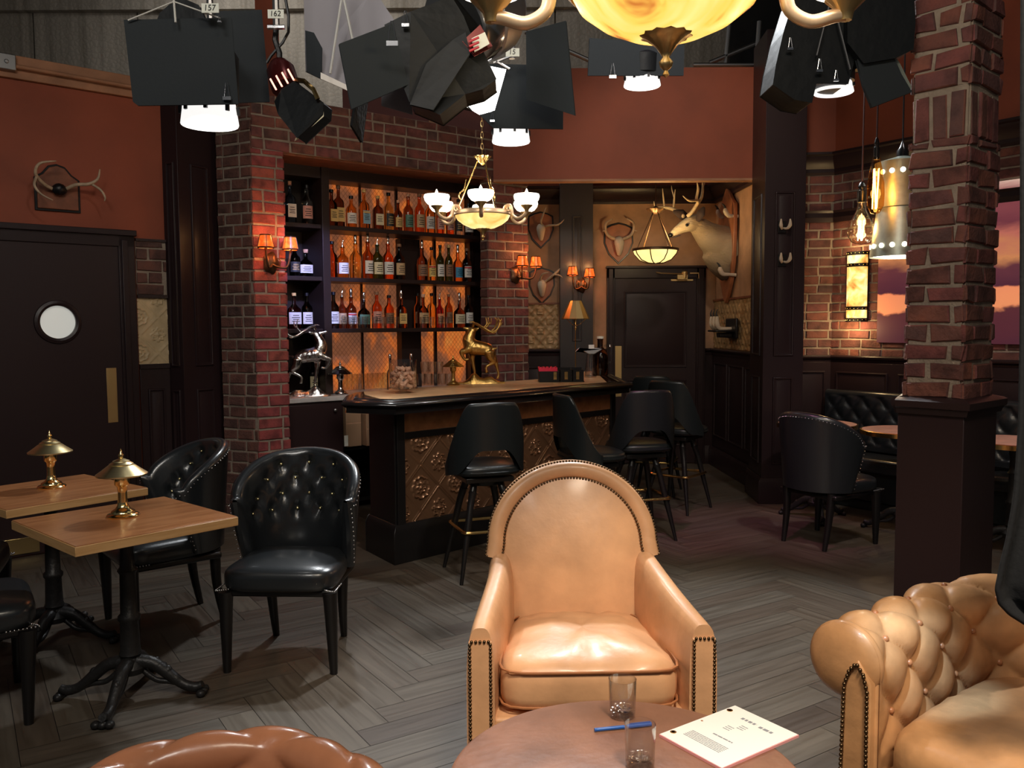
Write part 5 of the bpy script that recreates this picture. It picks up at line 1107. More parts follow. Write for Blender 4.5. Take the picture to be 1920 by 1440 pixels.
m = MB(); m.lathe([(.0935, .046), (.101, .040), (.102, .034), (.09, .031)], 40, cap=False); m.build('rim_foot', 'chrome' if False else 'clear_glass', t)
rc = random.Random(5); ck = None
for k in range(50):
    lay = k//10; a = rc.random()*2*PI; r = sqrt(rc.random())*(.072 if lay < 4 else .055); z = .054+lay*.028+rc.uniform(-.003, .003)
    if k % 10 < 8: a = 2*PI*(k % 10)/8+lay*.4; r = .070 if lay < 4 else .045
    p = Vector((jp.x+r*cos(a), jp.y+r*sin(a), jp.z+z))
    if ck is None:
        m = MB(); m.cyl((-.021, 0, 0), (.021, 0, 0), .0125, n=14); ck = m.build('wine_cork', 'cork', bevel=.0012); tag(ck, 'tan wine cork heaped in the footed glass jar on the bar corner', 'cork', 'corks in the glass jar'); o = ck
    else: o = ck.copy(); C.objects.link(o)
    o.location = p; o.rotation_euler = (rc.uniform(-.5, .5), rc.uniform(-.9, .9), rc.uniform(0, 6.28))
# ================================================================ stags
def stag(name, lab, loc, rz, mtl, basem, mir=1, k=.000569, leap=0):
    t = thing(name, lab, 'statue', loc, rz)
    def Z(px, py, y=0): return (mir*(px-560)*k, y, (1245-py)*k)
    m = MB()
    limb(m, [Z(240, 285), Z(300, 305), Z(370, 320), Z(425, 315)], [.010, .015, .022, .021], 10, 4)
    limb(m, [Z(415, 310), Z(370, 400), Z(340, 500), Z(380, 620)], [.028, .040, .054, .060], 12, 4)
    limb(m, [Z(330, 560), Z(400, 620), Z(520, 640), Z(620, 660), Z(700, 690)], [.045, .066, .060, .056, .052], 12, 4)
    for y, P in ((-.022, [(340, 640), (270, 680), (200, 705), (255, 820), (300, 835), (335, 820)]), (.022, [(390, 660), (395, 760), (405, 850), (430, 1000), (440, 1060), (430, 1115)])):
        limb(m, [Z(a, b, y) for a, b in P], [.038, .028, .018, .013, .011, .014], 8, 4)
    for y, P in ((-.022, [(680, 690), (700, 780), (765, 870), (690, 920), (625, 965), (640, 1060)]), (.022, [(700, 700), (740, 790), (800, 890), (830, 1000), (850, 1100), (825, 1175)])):
        limb(m, [Z(a, b, y) for a, b in P], [.050, .040, .021, .014, .012, .014], 8, 4)
    limb(m, [Z(730, 650), Z(780, 650), Z(845, 632)], [.014, .010, .005], 8, 3)
    for y in (-.02, .02): limb(m, [Z(415, 310, y), Z(460, 315, y*1.8), Z(510, 295, y*2.4)], [.012, .018, .006], 8, 3, flat=.5)
    b = m.build('body', mtl, t, smooth=180); remesh(b, .0065, 4, .5)
    for y in (-1, 1):
        a = MB(); limb(a, [Z(410, 270, .01*y), Z(440, 215, .03*y), Z(560, 280, .07*y), Z(700, 360, .10*y), Z(800, 315, .11*y), Z(850, 190, .10*y), Z(812, 118, .09*y)], [.009, .009, .009, .008, .008, .007, .003], 8, 5)
        for p, q, r in (((600, 300, .08*y), (665, 225, .08*y), (650, 110, .085*y)), ((670, 230, .08*y), (700, 200, .09*y), (700, 130, .095*y)), ((820, 290, .11*y), (860, 240, .115*y), (880, 200, .12*y)), ((700, 360, .10*y), (740, 380, .11*y), (790, 350, .12*y)), ((840, 210, .10*y), (870, 170, .11*y), (868, 140, .11*y)), ((440, 215, .03*y), (400, 190, .035*y), (350, 200, .04*y))):
            limb(a, [Z(*p), Z(*q), Z(*r)], [.007, .006, .003], 6, 3)
        a.build('antler', mtl, t, smooth=180)
    m = MB(); rr = random.Random(3)
    def rock(u, v):
        x = lerp(210, 890, u); y = lerp(-.06, .06, v); e = min(1, 4*u, 4*(1-u))*min(1, 4*v, 4*(1-v)); h = .012+e*(.02+.05*exp(-((x-420)/90)**2)+.02*exp(-((x-700)/120)**2)+.012*noise.noise(Vector((x*.02, y*40, 0))))
        return (mir*(x-560)*k, y, h if e > 0 else 0)
    m.grid(rock, 24, 12, flip=(mir < 0)); m.box(-.19, .18, -.055, .055, 0, .012); m.build('rock_base', basem, t, smooth=25)
    return t
gs = atz(904, 719, BZ-.006); stag('gold_stag_statue', 'gold stag statue with one foreleg raised, before the right brick pier', gs, radians(8), 'antique_gold', 'antique_gold', k=.00047)
s_, _ = PL_B.at(574, 700, -.32); stag('silver_stag_statue', 'silver stag statue with head thrown back beside the left brick pier', PL_B.pt(s_, -.32, ZC), rzb-radians(30), 'silver', 'silver', mir=-1, k=.00055)
# ================================================================ chandeliers
def chandelier(loc, lab, s=1, rot=0, chain=1.0, bowl='alabaster_small', power=6, grp='alabaster bowl chandeliers', na=6, az=0, cd=0):
    t = thing('chandelier', lab, 'chandelier', loc, 0, grp); V = lambda r, a, z: (s*r*cos(a), s*r*sin(a), s*z)
    m = MB(); m.lathe([(0, -.085*s), (.03*s, -.084*s), (.075*s, -.076*s), (.12*s, -.055*s), (.155*s, -.028*s), (.170*s, 0), (.166*s, 0), (.15*s, -.026*s), (.07*s, -.070*s), (0, -.078*s)], 48); m.build('glass_bowl', bowl, t, smooth=60)
    m = MB(); m.lathe([(.172*s, -.004*s), (.178*s, 0), (.178*s, .016*s), (.170*s, .026*s), (.160*s, .024*s), (.16*s, -.002*s)], 40, cap=False); m.lathe([(0, .012*s), (.16*s, .012*s), (.16*s, .008*s), (0, .008*s)], 24); m.build('rim', 'cream_metal', t, smooth=50)
    m = MB(); m.lathe([(0, -.155*s), (.006*s, -.150*s), (.003*s, -.143*s), (.010*s, -.136*s), (.012*s, -.128*s), (.006*s, -.120*s), (.010*s, -.112*s), (.018*s, -.10*s), (.032*s, -.088*s), (.044*s, -.083*s), (.046*s, -.078*s), (.03*s, -.078*s)], 24, lobes=12, amp=.06); m.build('finial', 'satin_brass_keep' if False else 'satin_brass', t, smooth=60)
    for a in (na if isinstance(na, tuple) else [rot+2*PI/na*k for k in range(na)]):
        arm = MB(); V = lambda r, a, z: (s*r*cos(a), s*r*sin(a), s*(z+az)); limb(arm, [V(.150, a, .012), V(.165, a, .040), V(.195, a, .045), V(.205, a, .020), V(.215, a, -.015), V(.25, a, -.035), V(.29, a, -.020-cd*.2), V(.31, a, .008-cd)], [.007*s, .013*s, .013*s, .013*s, .012*s, .012*s, .012*s, .010*s], 10, 5, flat=.8)
        limb(arm, [V(.195, a, .043), V(.182, a, .035), V(.180, a, .020), V(.192, a, .014), V(.200, a, .024)], [.010*s, .009*s, .008*s, .007*s, .004*s], 8, 4)
        arm.build('arm', 'cream_metal', t, smooth=60); V = lambda r, a, z: (s*r*cos(a), s*r*sin(a), s*z)
        c = V(.31, a, 0); m = MB(); zd_ = s*(az-cd); m.lathe([(.010*s, .0), (.014*s, .016*s), (.034*s, .036*s), (.036*s, .040*s), (.01*s, .04*s)], 20, c=(c[0], c[1], zd_), lobes=10, amp=.05); cp = m.build('bobeche', 'satin_brass', t, smooth=60)
        m = MB(); m.lathe([(.0, .036*s), (.030*s, .038*s), (.056*s, .050*s), (.072*s, .070*s), (.078*s, .092*s), (.074*s, .104*s), (.070*s, .102*s), (.066*s, .074*s), (.05*s, .056*s), (0, .046*s)], 28, c=(c[0], c[1], zd_)); m.build('cup_shade', 'cup_shade', t, smooth=60)
        m = MB(); m.lathe([(.008*s, .05*s), (.014*s, .09*s), (.012*s, .11*s), (.005*s, .128*s), (0, .138*s)], 12, c=(c[0], c[1], zd_)); m.build('flame_bulb', 'bulb_glow', t, smooth=60)
    zc_ = .335
    for k in range(3):
        a = rot+PI/6+2*PI/3*k+PI/3*0; m = MB(); m.tube([V(.165, a, .02), V(.155, a, .04), V(.04, a, zc_-.03), V(.03, a, zc_-.005)], [.006*s, .005*s, .005*s, .004*s], 8)
        limb(m, [V(.13, a, .09), V(.145, a, .13), V(.115, a, .16), V(.10, a, .22)], [.003*s, .006*s, .005*s, .002*s], 6, 3); m.build('rod', 'brass', t, smooth=60)
    m = MB(); m.lathe([(.006*s, (zc_-.03)*s), (.02*s, (zc_-.015)*s), (.032*s, (zc_+.005)*s), (.047*s, (zc_+.018)*s), (.05*s, (zc_+.024)*s), (.02*s, (zc_+.020)*s), (.006*s, (zc_+.04)*s)], 32, lobes=9, amp=.14); m.build('crown', 'brass', t, smooth=60)
    m = MB(); n = int(chain/.034); z0 = (zc_+.04)*s
    for k in range(n):
        z = z0+k*.034*s; pts = [((.008*s*cos(q) if k % 2 else 0), (0 if k % 2 else .008*s*cos(q)), z+.021*s*sin(q)+.01*s) for q in [2*PI*j/10 for j in range(10)]]; m.tube(pts, .0024*s, 5, closed=True)
    m.build('chain', 'satin_brass', t, smooth=60)
    L = point((loc[0], loc[1], loc[2]+.06*s), power, (1, .8, .5), .05); return t
p = aty(905, 404, 5.35); chandelier(tuple(p), 'small brass chandelier with six lit cups hanging before the bottle shelves', 1, -PI/2, 1.0, power=7)
p = aty(1249, 60, 2.12); q = aty(1243, 146, 2.12); chandelier((p.x, 2.12, q.z+.155*1.36), 'large amber alabaster chandelier at the top edge of the picture', 1.36, radians(-4), .8, 'alabaster_big', 10, na=(radians(184), radians(-4), radians(-90)), az=-.03, cd=.035)
# pendant in the alcove
pc_ = aty(1229, 470, 8.3); t = thing('pendant_lamp', 'bowl pendant lamp of yellow glass panels before the alcove door', 'pendant lamp', tuple(pc_))
m = MB(); m.lathe([(.02, -.115), (.08, -.112), (.15, -.085), (.20, -.03), (.212, .0), (.208, 0), (.19, -.03), (.14, -.08), (.02, -.108)], 40); m.build('glass_bowl', 'pendant_glass', t, smooth=60)
m = MB(); m.lathe([(.212, -.004), (.222, 0), (.222, .018), (.212, .022), (.205, .01)], 40, cap=False); m.build('rim', 'bronze', t)
for k in range(8): a = PI/8+k*PI/4; m = MB(); m.tube([(r*cos(a), r*sin(a), z) for r, z in ((.216, 0), (.203, -.034), (.153, -.09), (.08, -.118), (.015, -.122))], .005, 6); m.build('rib', 'bronze', t)
zt_ = aty(1235, 398, 8.3).z-pc_.z
for k in range(4): a = PI/4*.6+k*PI/2; m = MB(); m.cyl((.208*cos(a), .208*sin(a), .02), (.03*cos(a), .03*sin(a), zt_), .005, n=6); m.build('rod', 'bronze', t)
m = MB(); m.lathe([(.01, zt_-.02), (.06, zt_+.005), (.085, zt_+.03), (.08, zt_+.036), (.04, zt_+.03), (.008, zt_+.06)], 24, lobes=8, amp=.1); m.cyl((0, 0, zt_+.05), (0, 0, zt_+.75), .006, n=8); m.build('crown', 'bronze', t)
point((pc_.x, 8.3, pc_.z+.05), 12, (1, .72, .38), .06)
# ================================================================ twin-shade wall sconces
def sconce(frame_pt, rz, shades, lab, sc=1.0):
    """frame_pt on the wall; shades are two (x, z) offsets"""
    t = thing('wall_sconce', lab, 'wall lamp', frame_pt, rz, 'bronze sconces with mica shades')
    m = MB(); m.lathe([(0, 0), (.055, 0), (.06, .012), (.045, .03), (.02, .04), (0, .042)], 24, Matrix.Rotation(PI/2, 4, 'X') @ Matrix.Scale(1.35, 4, (0, 1, 0)) , lobes=5, amp=.10); m.build('backplate', 'bronze', t, smooth=50)
    for x, z in shades:
        m = MB(); limb(m, [(0, -.03, -.01), (x*.35, -.07, -.035), (x*.8, -.10, -.03), (x, -.105, z-.055), (x, -.105, z-.03)], [.011, .008, .008, .008, .012], 8, 5); limb(m, [(x*.4, -.06, -.03), (x*.5, -.05, .02), (x*.3, -.04, .035)], [.006, .006, .003], 6, 4); m.build('arm', 'bronze', t, smooth=60)
        m = MB(); m.lathe([(.055, -.03), (.058, -.028), (.040, .065), (.038, .065), (.053, -.03)], 24, c=(x, -.105, z), cap=False); sh = m.build('shade', 'mica', t, smooth=60)
        m = MB(); m.lathe([(.056, -.034), (.062, -.030), (.058, -.022)], 24, c=(x, -.105, z), cap=False); m.lathe([(.042, .060), (.043, .068), (.036, .068)], 24, c=(x, -.105, z), cap=False)
        for k in range(4): a = PI/4+k*PI/2+.5; m.tube([(x+.0585*cos(a), -.105+.0585*sin(a), z-.028), (x+.042*cos(a), -.105+.042*sin(a), z+.065)], .0028, 5)
        m.build('shade_frame', 'bronze', t); m = MB(); m.lathe([(.006, -.03), (.012, 0), (.010, .02), (.003, .04)], 10, c=(x, -.105, z)); m.build('bulb', 'filament', t, smooth=60)
        w_ = Matrix.Translation(Vector(frame_pt)) @ Matrix.Rotation(rz, 4, 'Z') @ Vector((x, -.105, z+.09)); point(w_, 1.1, (1, .45, .15), .03); w_ = Matrix.Translation(Vector(frame_pt)) @ Matrix.Rotation(rz, 4, 'Z') @ Vector((x, -.105, z-.05)); point(w_, .8, (1, .45, .15), .03)
s_, z_ = PL_B.at(507, 493, .02); sconce(tuple(PL_B.pt(s_, .018, z_)), rzb, ((-.075, .13), (.115, .125)), 'twin-shade bronze sconce on the red brick pier left of the bottles')
s_, z_ = PL_B.at(966, 515, .02); sconce(tuple(PL_B.pt(s_, .018, z_)), rzb, ((-.0, .10), (.16, .10)), 'twin-shade bronze sconce on the brick pier right of the bottles')
a = aty(1090, 535, YB-.15); sconce((a.x, YB-.14, a.z), 0, ((-.10, .13), (.08, .11)), 'twin-shade bronze sconce on the grey pilaster above the brass lamp')
# ================================================================ trophies
def fur_mat(name, top, low, face, nscale=30):
    m = bpy.data.materials.new(name); m.use_nodes = True; nt = m.node_tree; b = nt.nodes['Principled BSDF']; tc = nt.nodes.new('ShaderNodeTexCoord'); sp = nt.nodes.new('ShaderNodeSeparateXYZ'); nt.links.new(tc.outputs['Object'], sp.inputs[0])
    n1 = N(nt, 'ShaderNodeTexNoise', Scale=4.0, Detail=6.0); nt.links.new(tc.outputs['Object'], n1.inputs['Vector'])
    ad = N(nt, 'ShaderNodeMath', operation='MULTIPLY_ADD'); nt.links.new(n1.outputs['Fac'], ad.inputs[0]); ad.inputs[1].default_value = .22; nt.links.new(sp.outputs['Z'], ad.inputs[2])
    c1 = ramp(nt, ad.outputs[0], [(.02, low), (.16, top)]); ax = N(nt, 'ShaderNodeMath', operation='MULTIPLY_ADD'); nt.links.new(sp.outputs['X'], ax.inputs[0]); ax.inputs[1].default_value = -1; ax.inputs[2].default_value = 0
    f = ramp(nt, ax.outputs[0], [(.40, (0, 0, 0)), (.46, (1, 1, 1))]); mx = N(nt, 'ShaderNodeMixRGB'); nt.links.new(f, mx.inputs['Fac']); nt.links.new(c1, mx.inputs['Color1']); mx.inputs['Color2'].default_value = (*face, 1)
    nt.links.new(mx.outputs['Color'], b.inputs['Base Color']); b.inputs['Roughness'].default_value = .85
    n2 = N(nt, 'ShaderNodeTexNoise', Scale=60.0, Detail=4.0); mp = N(nt, 'ShaderNodeMapping'); mp.inputs['Scale'].default_value = (.3, 1, 1); nt.links.new(tc.outputs['Object'], mp.inputs['Vector']); nt.links.new(mp.outputs['Vector'], n2.inputs['Vector'])
    bp = N(nt, 'ShaderNodeBump', Strength=.7, Distance=.015); nt.links.new(n2.outputs['Fac'], bp.inputs['Height']); nt.links.new(bp.outputs['Normal'], b.inputs['Normal']); MATS[name] = m
fur_mat('deer_fur', (.34, .25, .15), (.10, .07, .05), (.56, .45, .29))
# shoulder mount on the right alcove wall: local frame with -x out of the wall
O = Vector((2.215, 8.80, 2.10)); t = thing('deer_shoulder_mount', 'taxidermy deer shoulder mount with tall antlers on the right alcove wall', 'mounted deer', O)
def Dp(u, v, Y): p = aty(u, v, Y)-O; return (p.x, p.y, p.z)
m = MB(); sh = [(-.30, .62), (-.22, .66), (-.1, .75), (0, .82), (.1, .75), (.22, .66), (.30, .62), (.31, .4), (.28, .05), (.2, -.15), (.08, -.30), (0, -.36), (-.08, -.30), (-.2, -.15), (-.28, .05), (-.31, .4)]
m.prism([(p[0]*1.05, p[1]) for p in sh], -.012, .025, Matrix(((0, 0, -1, 0), (1, 0, 0, .05), (0, 1, 0, 0), (0, 0, 0, 1)))); m.build('plaque', 'orange_plaque', t, bevel=.008)
m = MB()
limb(m, [Dp(1374, 474, 8.8), Dp(1352, 458, 8.78), Dp(1334, 446, 8.74), Dp(1318, 432, 8.72), Dp(1308, 420, 8.7)], [.235, .20, .155, .115, .09], 18, 5)
limb(m, [Dp(1310, 416, 8.7), Dp(1297, 419, 8.68), Dp(1280, 426, 8.67), Dp(1264, 436, 8.66), Dp(1258, 440, 8.66)], [.085, .083, .060, .036, .026], 16, 5)
limb(m, [Dp(1330, 470, 8.75), Dp(1350, 490, 8.78), Dp(1370, 505, 8.8)], [.10, .14, .15], 14, 4)
b = m.build('body', 'deer_fur', t, smooth=180); remesh(b, .016, 4, .5)
for Y, P in ((8.60, ((1308, 415), (1314, 400), (1320, 388))), (8.82, ((1290, 408), (1278, 402), (1262, 396)))):
    m = MB(); limb(m, [Dp(P[0][0], P[0][1], Y), Dp(P[1][0], P[1][1], Y-.03), Dp(P[2][0], P[2][1], Y-.04)], [.025, .055, .012], 10, 5, flat=.45); m.build('ear', 'deer_ear' if 'deer_ear' in MATS else (mat('deer_ear', (.05, .032, .03), .9) and 'deer_ear'), t, smooth=180)
m = MB(); m.ball(Dp(1257, 441, 8.64), (.024, .030, .022), 12, 8); m.build('nose', 'black', t, smooth=180)
for Y in (8.60,): m = MB(); m.ball(Dp(1288, 422, Y), .016, 12, 8); m.build('eye', 'black', t, smooth=180)
m = MB(); m.tube([Dp(1260, 445, 8.638), Dp(1267, 444, 8.628), Dp(1276, 441, 8.618)], .004, 6); m.build('mouth', 'black', t)
def ant(Y, beams, r, mt='pale_antler'):
    m = MB()
    for P, rr in beams: limb(m, [Dp(u, v, Y+dy) for u, v, dy in P], rr, 9, 5)
    m.build('antler', mt, t, smooth=180)
ant(8.86, [([(1282, 406, -.1), (1272, 397, 0), (1258, 391, .06), (1244, 389, .08), (1229, 388, .08), (1226, 377, .06)], [.020, .020, .018, .015, .010, .003]), ([(1246, 390, .08), (1244, 372, .08), (1242, 353, .06)], [.011, .009, .002]), ([(1263, 393, .05), (1264, 375, .06), (1266, 355, .04)], [.012, .010, .003]), ([(1264, 370, .06), (1260, 356, .08), (1259, 348, .08)], [.008, .006, .002]), ([(1276, 400, 0), (1277, 396, -.05)], [.012, .004])], 0)
ant(8.55, [([(1290, 405, .08), (1298, 397, .03), (1305, 386, 0), (1309, 380, -.02)], [.020, .018, .017, .017]), ([(1310, 381, -.02), (1306, 372, -.03), (1309, 355, -.06), (1307, 341, -.08)], [.017, .015, .014, .004]), ([(1306, 376, -.03), (1292, 376, -.08), (1280, 367, -.1)], [.014, .011, .003]), ([(1310, 380, -.02), (1316, 368, 0), (1318, 350, 0), (1317, 338, 0)], [.016, .015, .012, .004]), ([(1318, 350, 0), (1321, 344, .03), (1322, 341, .03)], [.009, .006, .002])], 0)
def hoof_hook(name_lab, base, out, up, parent=None, s=1):
    pass
for (u, v, Yh, lb) in ((1352, 404, 8.95, 'pale deer hoof hook above the neck of the mounted deer'), (1366, 402, 8.55, 'upper pale hoof hook on the plaque edge beside the mounted deer'), (1356, 512, 8.6, 'pale hoof hook below the mounted deer chest'),):
    p = aty(u, v, Yh); t2 = thing('hoof_hook', lb, 'hook', tuple(p), 0, 'deer hoof hooks'); xw = (2.215+(9.4-Yh)*.033)-p.x
    m = MB(); limb(m, [(xw-.005, 0, -.02), (xw*.5, 0, -.015), (.0, 0, -.01), (-.03, 0, .03), (-.028, 0, .06)], [.018, .016, .022, .026, .014], 10, 4); m.build('leg_piece', 'hoof', t2, smooth=60); m = MB(); limb(m, [(-.03, 0, .055), (-.045, 0, .085), (-.065, 0, .105)], [.014, .010, .004], 8, 4); m.build('hoof_tip', 'iron', t2, smooth=60)
# hoof rack with black bracket on the tiled wall
p = aty(1372, 612, 8.45); t2 = thing('hoof_rack', 'row of upright deer hooves on a black bracket below the mounted deer', 'rack', (2.215, 8.62, p.z)); zz = p.z
m = MB(); m.box(-.03, .0, -.22, .18, -.12, .08); m.box(-.16, -.03, -.12, .02, -.11, -.06); m.box(-.22, -.02, -.2, .15, -.055, -.035); m.build('bracket', 'black_wood', t2, bevel=.01)
for k in range(3): m = MB(); y = -.14+.12*k; limb(m, [(-.05, y, -.02), (-.16, y, -.02), (-.19, y, .03), (-.19, y, .10)], [.014, .02, .026, .014], 10, 4); m.build('hoof', 'hoof', t2, smooth=60)
for k in range(3): m = MB(); y = -.14+.12*k; limb(m, [(-.19, y, .09), (-.20, y, .13), (-.185, y, .17)], [.013, .008, .003], 8, 3); m.build('hoof_tip', 'iron', t2, smooth=60)
# hoof hooks on the right pilaster
for i, (u, v) in enumerate(((1462, 425), (1462, 488))):
    p = aty(u, v, PY-.05); t2 = thing('hoof_hook', ['upper', 'lower'][i]+' brass-coloured deer hoof hook on the dark panelled pilaster', 'hook', (p.x+.03, PY-.012, p.z), 0, 'deer hoof hooks on the pilaster')
    m = MB(); m.box(-.035, .035, -.012, .004, -.05, .05); m.build('backing', 'black_wood', t2, bevel=.004)
    for dx in (-.03, .045): m = MB(); limb(m, [(dx*.2, -.012, -.01), (dx*.6, -.05, -.015), (dx, -.07, .01), (dx, -.075, .06)], [.008, .010, .016, .005], 9, 4); m.build('hoof', 'hoof', t2, smooth=60)
# shield-mounted antlers
def trophy(loc, rz, lab, parts, plaque='orange_plaque', shape='shield', sk='hoof', am='antler', sc=1.0, group='antler trophies on the walls'):
    t = thing('antler_trophy', lab, 'antler trophy', loc, rz, group)
    if shape == 'shield': P = [(-.11, .12), (-.06, .145), (0, .16), (.06, .145), (.11, .12), (.115, .0), (.08, -.09), (0, -.17), (-.08, -.09), (-.115, 0)]
    else: P = [(-.135, -.155), (.135, -.155), (.135, .06), (.09, .09), (.05, .14), (0, .155), (-.05, .14), (-.09, .09), (-.135, .06)]
    P = [(a*sc, b*sc) for a, b in P]
    m = MB(); m.prism([(a*1.12, b*1.1) for a, b in P], 0, .012, Matrix.Rotation(PI/2, 4, 'X')); m.build('plaque_edge', 'black_wood', t, bevel=.003); m = MB(); m.prism(P, .010, .024, Matrix.Rotation(PI/2, 4, 'X')); m.build('plaque', plaque, t, bevel=.004)
    for nm, mt_, chains in parts:
        m = MB()
        for pts, rr in chains: limb(m, [tuple(c*sc for c in q) for q in pts], [r*sc for r in rr], 9, 5)
        m.build(nm, mt_, t, smooth=180)
    return t
sk1 = [([(0, -.03, .02), (0, -.07, -.01), (0, -.07, -.07), (0, -.055, -.11)], [.04, .045, .03, .016])]
al = [([(-.035, -.04, .03), (-.09, -.07, .05), (-.12, -.08, .10), (-.115, -.09, .16), (-.06, -.10, .195)], [.016, .014, .013, .011, .004]), ([(-.12, -.08, .10), (-.15, -.1, .09)], [.009, .003])]
mirror = lambda ch: [([(-p[0], p[1], p[2]) for p in pts], rr) for pts, rr in ch]
a = aty(1160, 455, YB-.03); trophy((a.x, YB-.002, a.z), 0, 'small skull trophy with curved horns on a shield plaque left of the pendant', [('skull', 'hoof', sk1), ('antler', 'antler', al), ('antler', 'antler', mirror(al))], sc=1.25)
# two on the left strip of the back wall
a = aty(1014, 430, YB-.03); ar = [([(.03, -.04, .02), (.0, -.08, .06), (.02, -.10, .13), (.05, -.1, .2)], [.012, .010, .009, .003])]; ar2 = [([(.03, -.04, .02), (.08, -.09, .03), (.17, -.12, .035), (.24, -.12, .10)], [.012, .010, .009, .003])]
trophy((a.x, YB-.002, a.z), 0, 'upper antler trophy left of the grey pilaster in the alcove', [('skull', 'hoof', sk1), ('antler', 'antler', ar), ('antler', 'antler', ar2)], sc=1.1)
a = aty(1016, 535, YB-.03); ar3 = [([(.03, -.04, .03), (.09, -.09, .08), (.16, -.11, .14), (.20, -.11, .18)], [.012, .011, .010, .004]), ([(.12, -.1, .1), (.17, -.12, .09), (.21, -.12, .06)], [.009, .008, .003])]; ar4 = [([(-.02, -.04, .03), (.0, -.1, .10), (.06, -.12, .12)], [.012, .010, .004])]
trophy((a.x, YB-.002, a.z), 0, 'lower antler trophy left of the grey pilaster, beside the sconce', [('skull', 'hoof', sk1), ('antler', 'antler', ar3), ('antler', 'antler', ar4)], sc=1.1)
# big rack on the left orange wall
s_, z_ = PL_L.at(108, 352, .02); A1 = [([(-.03, -.05, -.02), (-.10, -.10, .0), (-.17, -.16, .06), (-.15, -.2, .13), (-.05, -.22, .155)], [.014, .013, .012, .010, .004]), ([(-.16, -.15, .05), (-.185, -.18, -.02), (-.15, -.2, -.08), (-.08, -.22, -.12)], [.010, .010, .008, .003])]
A2 = [([(.03, -.05, -.02), (.10, -.10, .02), (.18, -.14, .03), (.235, -.16, .07), (.25, -.17, .14)], [.014, .013, .013, .010, .004]), ([(.20, -.14, .03), (.25, -.17, -.01), (.275, -.18, -.06), (.27, -.18, -.09)], [.010, .009, .008, .003])]
trophy(tuple(PL_L.pt(s_, .002, z_)), PL_L.rz, 'branching antlers on a brown wooden plaque high on the left orange wall', [('skull_cap', 'black', [([(-.035, -.045, -.03), (0, -.06, -.015), (.035, -.045, -.03)], [.03, .045, .03])]), ('antler', 'antler', A1), ('antler', 'antler', A2)], plaque='plaque_wood', shape='rect', sc=.93)
# ================================================================ nook: art, sconce, hanging lamps
def art_mat():
    m = bpy.data.materials.new('abstract_art'); m.use_nodes = True; nt = m.node_tree; b = nt.nodes['Principled BSDF']; tc = nt.nodes.new('ShaderNodeTexCoord'); sp = nt.nodes.new('ShaderNodeSeparateXYZ'); nt.links.new(tc.outputs['Object'], sp.inputs[0])
    mp = N(nt, 'ShaderNodeMapping'); mp.inputs['Scale'].default_value = (1.3, 1, 2.6); nt.links.new(tc.outputs['Object'], mp.inputs['Vector']); n1 = N(nt, 'ShaderNodeTexNoise', Scale=1.6, Detail=5.0, Distortion=.4); nt.links.new(mp.outputs['Vector'], n1.inputs['Vector'])
    ad = N(nt, 'ShaderNodeMath', operation='MULTIPLY_ADD'); nt.links.new(n1.outputs['Fac'], ad.inputs[0]); ad.inputs[1].default_value = .42; nt.links.new(sp.outputs['Z'], ad.inputs[2])
    sb = N(nt, 'ShaderNodeMath', operation='SUBTRACT'); nt.links.new(ad.outputs[0], sb.inputs[0]); sb.inputs[1].default_value = .21; dv = N(nt, 'ShaderNodeMath', operation='DIVIDE'); nt.links.new(sb.outputs[0], dv.inputs[0]); dv.inputs[1].default_value = 1.40
    c = ramp(nt, dv.outputs[0], [(0, (.07, .016, .03)), (.17, (.09, .02, .03)), (.19, (.85, .30, .13)), (.27, (.85, .28, .13)), (.29, (.07, .016, .035)), (.42, (.12, .03, .045)), (.50, (.62, .25, .10)), (.58, (.55, .16, .12)), (.64, (.18, .04, .06)), (.80, (.32, .08, .09)), (.88, (.9, .6, .5)), (.93, (1, .93, .85)), (.97, (.28, .01, .05))])
    nt.links.new(c, b.inputs['Base Color']); nt.links.new(c, b.inputs['Emission Color']); b.inputs['Emission Strength'].default_value = .55; b.inputs['Roughness'].default_value = .5; MATS['abstract_art'] = m
art_mat()
s0_, za = P2.at(1646, 642, .02); zb_ = P2.at(1895, 338, .02)[1]; s1_ = s0_+2.0
t = thing('wall_art_panel', 'backlit abstract purple, orange and white art panel on the nook wall behind the pillar', 'art panel', P2.pt(s0_, .02, za), P2.rz)
m = MB(); m.box(0, s1_-s0_, -.02, .0, 0, zb_-za); m.build('canvas', 'abstract_art', t, smooth=0)
s_, z0_ = P2.at(1602, 603, .06); _, z1_ = P2.at(1602, 472, .06); hs = z1_-z0_; rs = .075
t = thing('wall_sconce', 'tall half-round mica sconce with studded dark bands on the nook brick wall', 'wall lamp', P2.pt(s_, .018, z0_), P2.rz-.0)
Mx = Matrix.Scale(1.3, 4, (1, 0, 0))
m = MB(); m.grid(lambda u, v: (1.3*rs*cos(PI*(1+u)), rs*sin(PI*(1+u)), lerp(.02, hs-.02, v)), 24, 2); m.build('mica_shade', 'sconce_mica', t, smooth=60)
for z in (.0, .10, hs-.13, hs-.03): 
    m = MB(); m.grid(lambda u, v: (1.3*(rs+.004)*cos(PI*(1+u)), (rs+.004)*sin(PI*(1+u)), z+.03*v), 24, 2); bn_ = m.build('band', 'black', t, smooth=60); m = MB(); nails(m, [(1.3*(rs+.006)*cos(PI*(1+k/9)), (rs+.006)*sin(PI*(1+k/9)), z+.015) for k in range(1, 9)], .005); m.build('studs', 'brass', bn_, smooth=180)
m = MB(); 
for x in (-1, 1): m.box(x*1.3*rs-.005, x*1.3*rs+.005, -.012, 0, 0, hs); 
m.box(-1.3*rs, 1.3*rs, -.01, 0, 0, hs); m.build('frame', 'black', t)
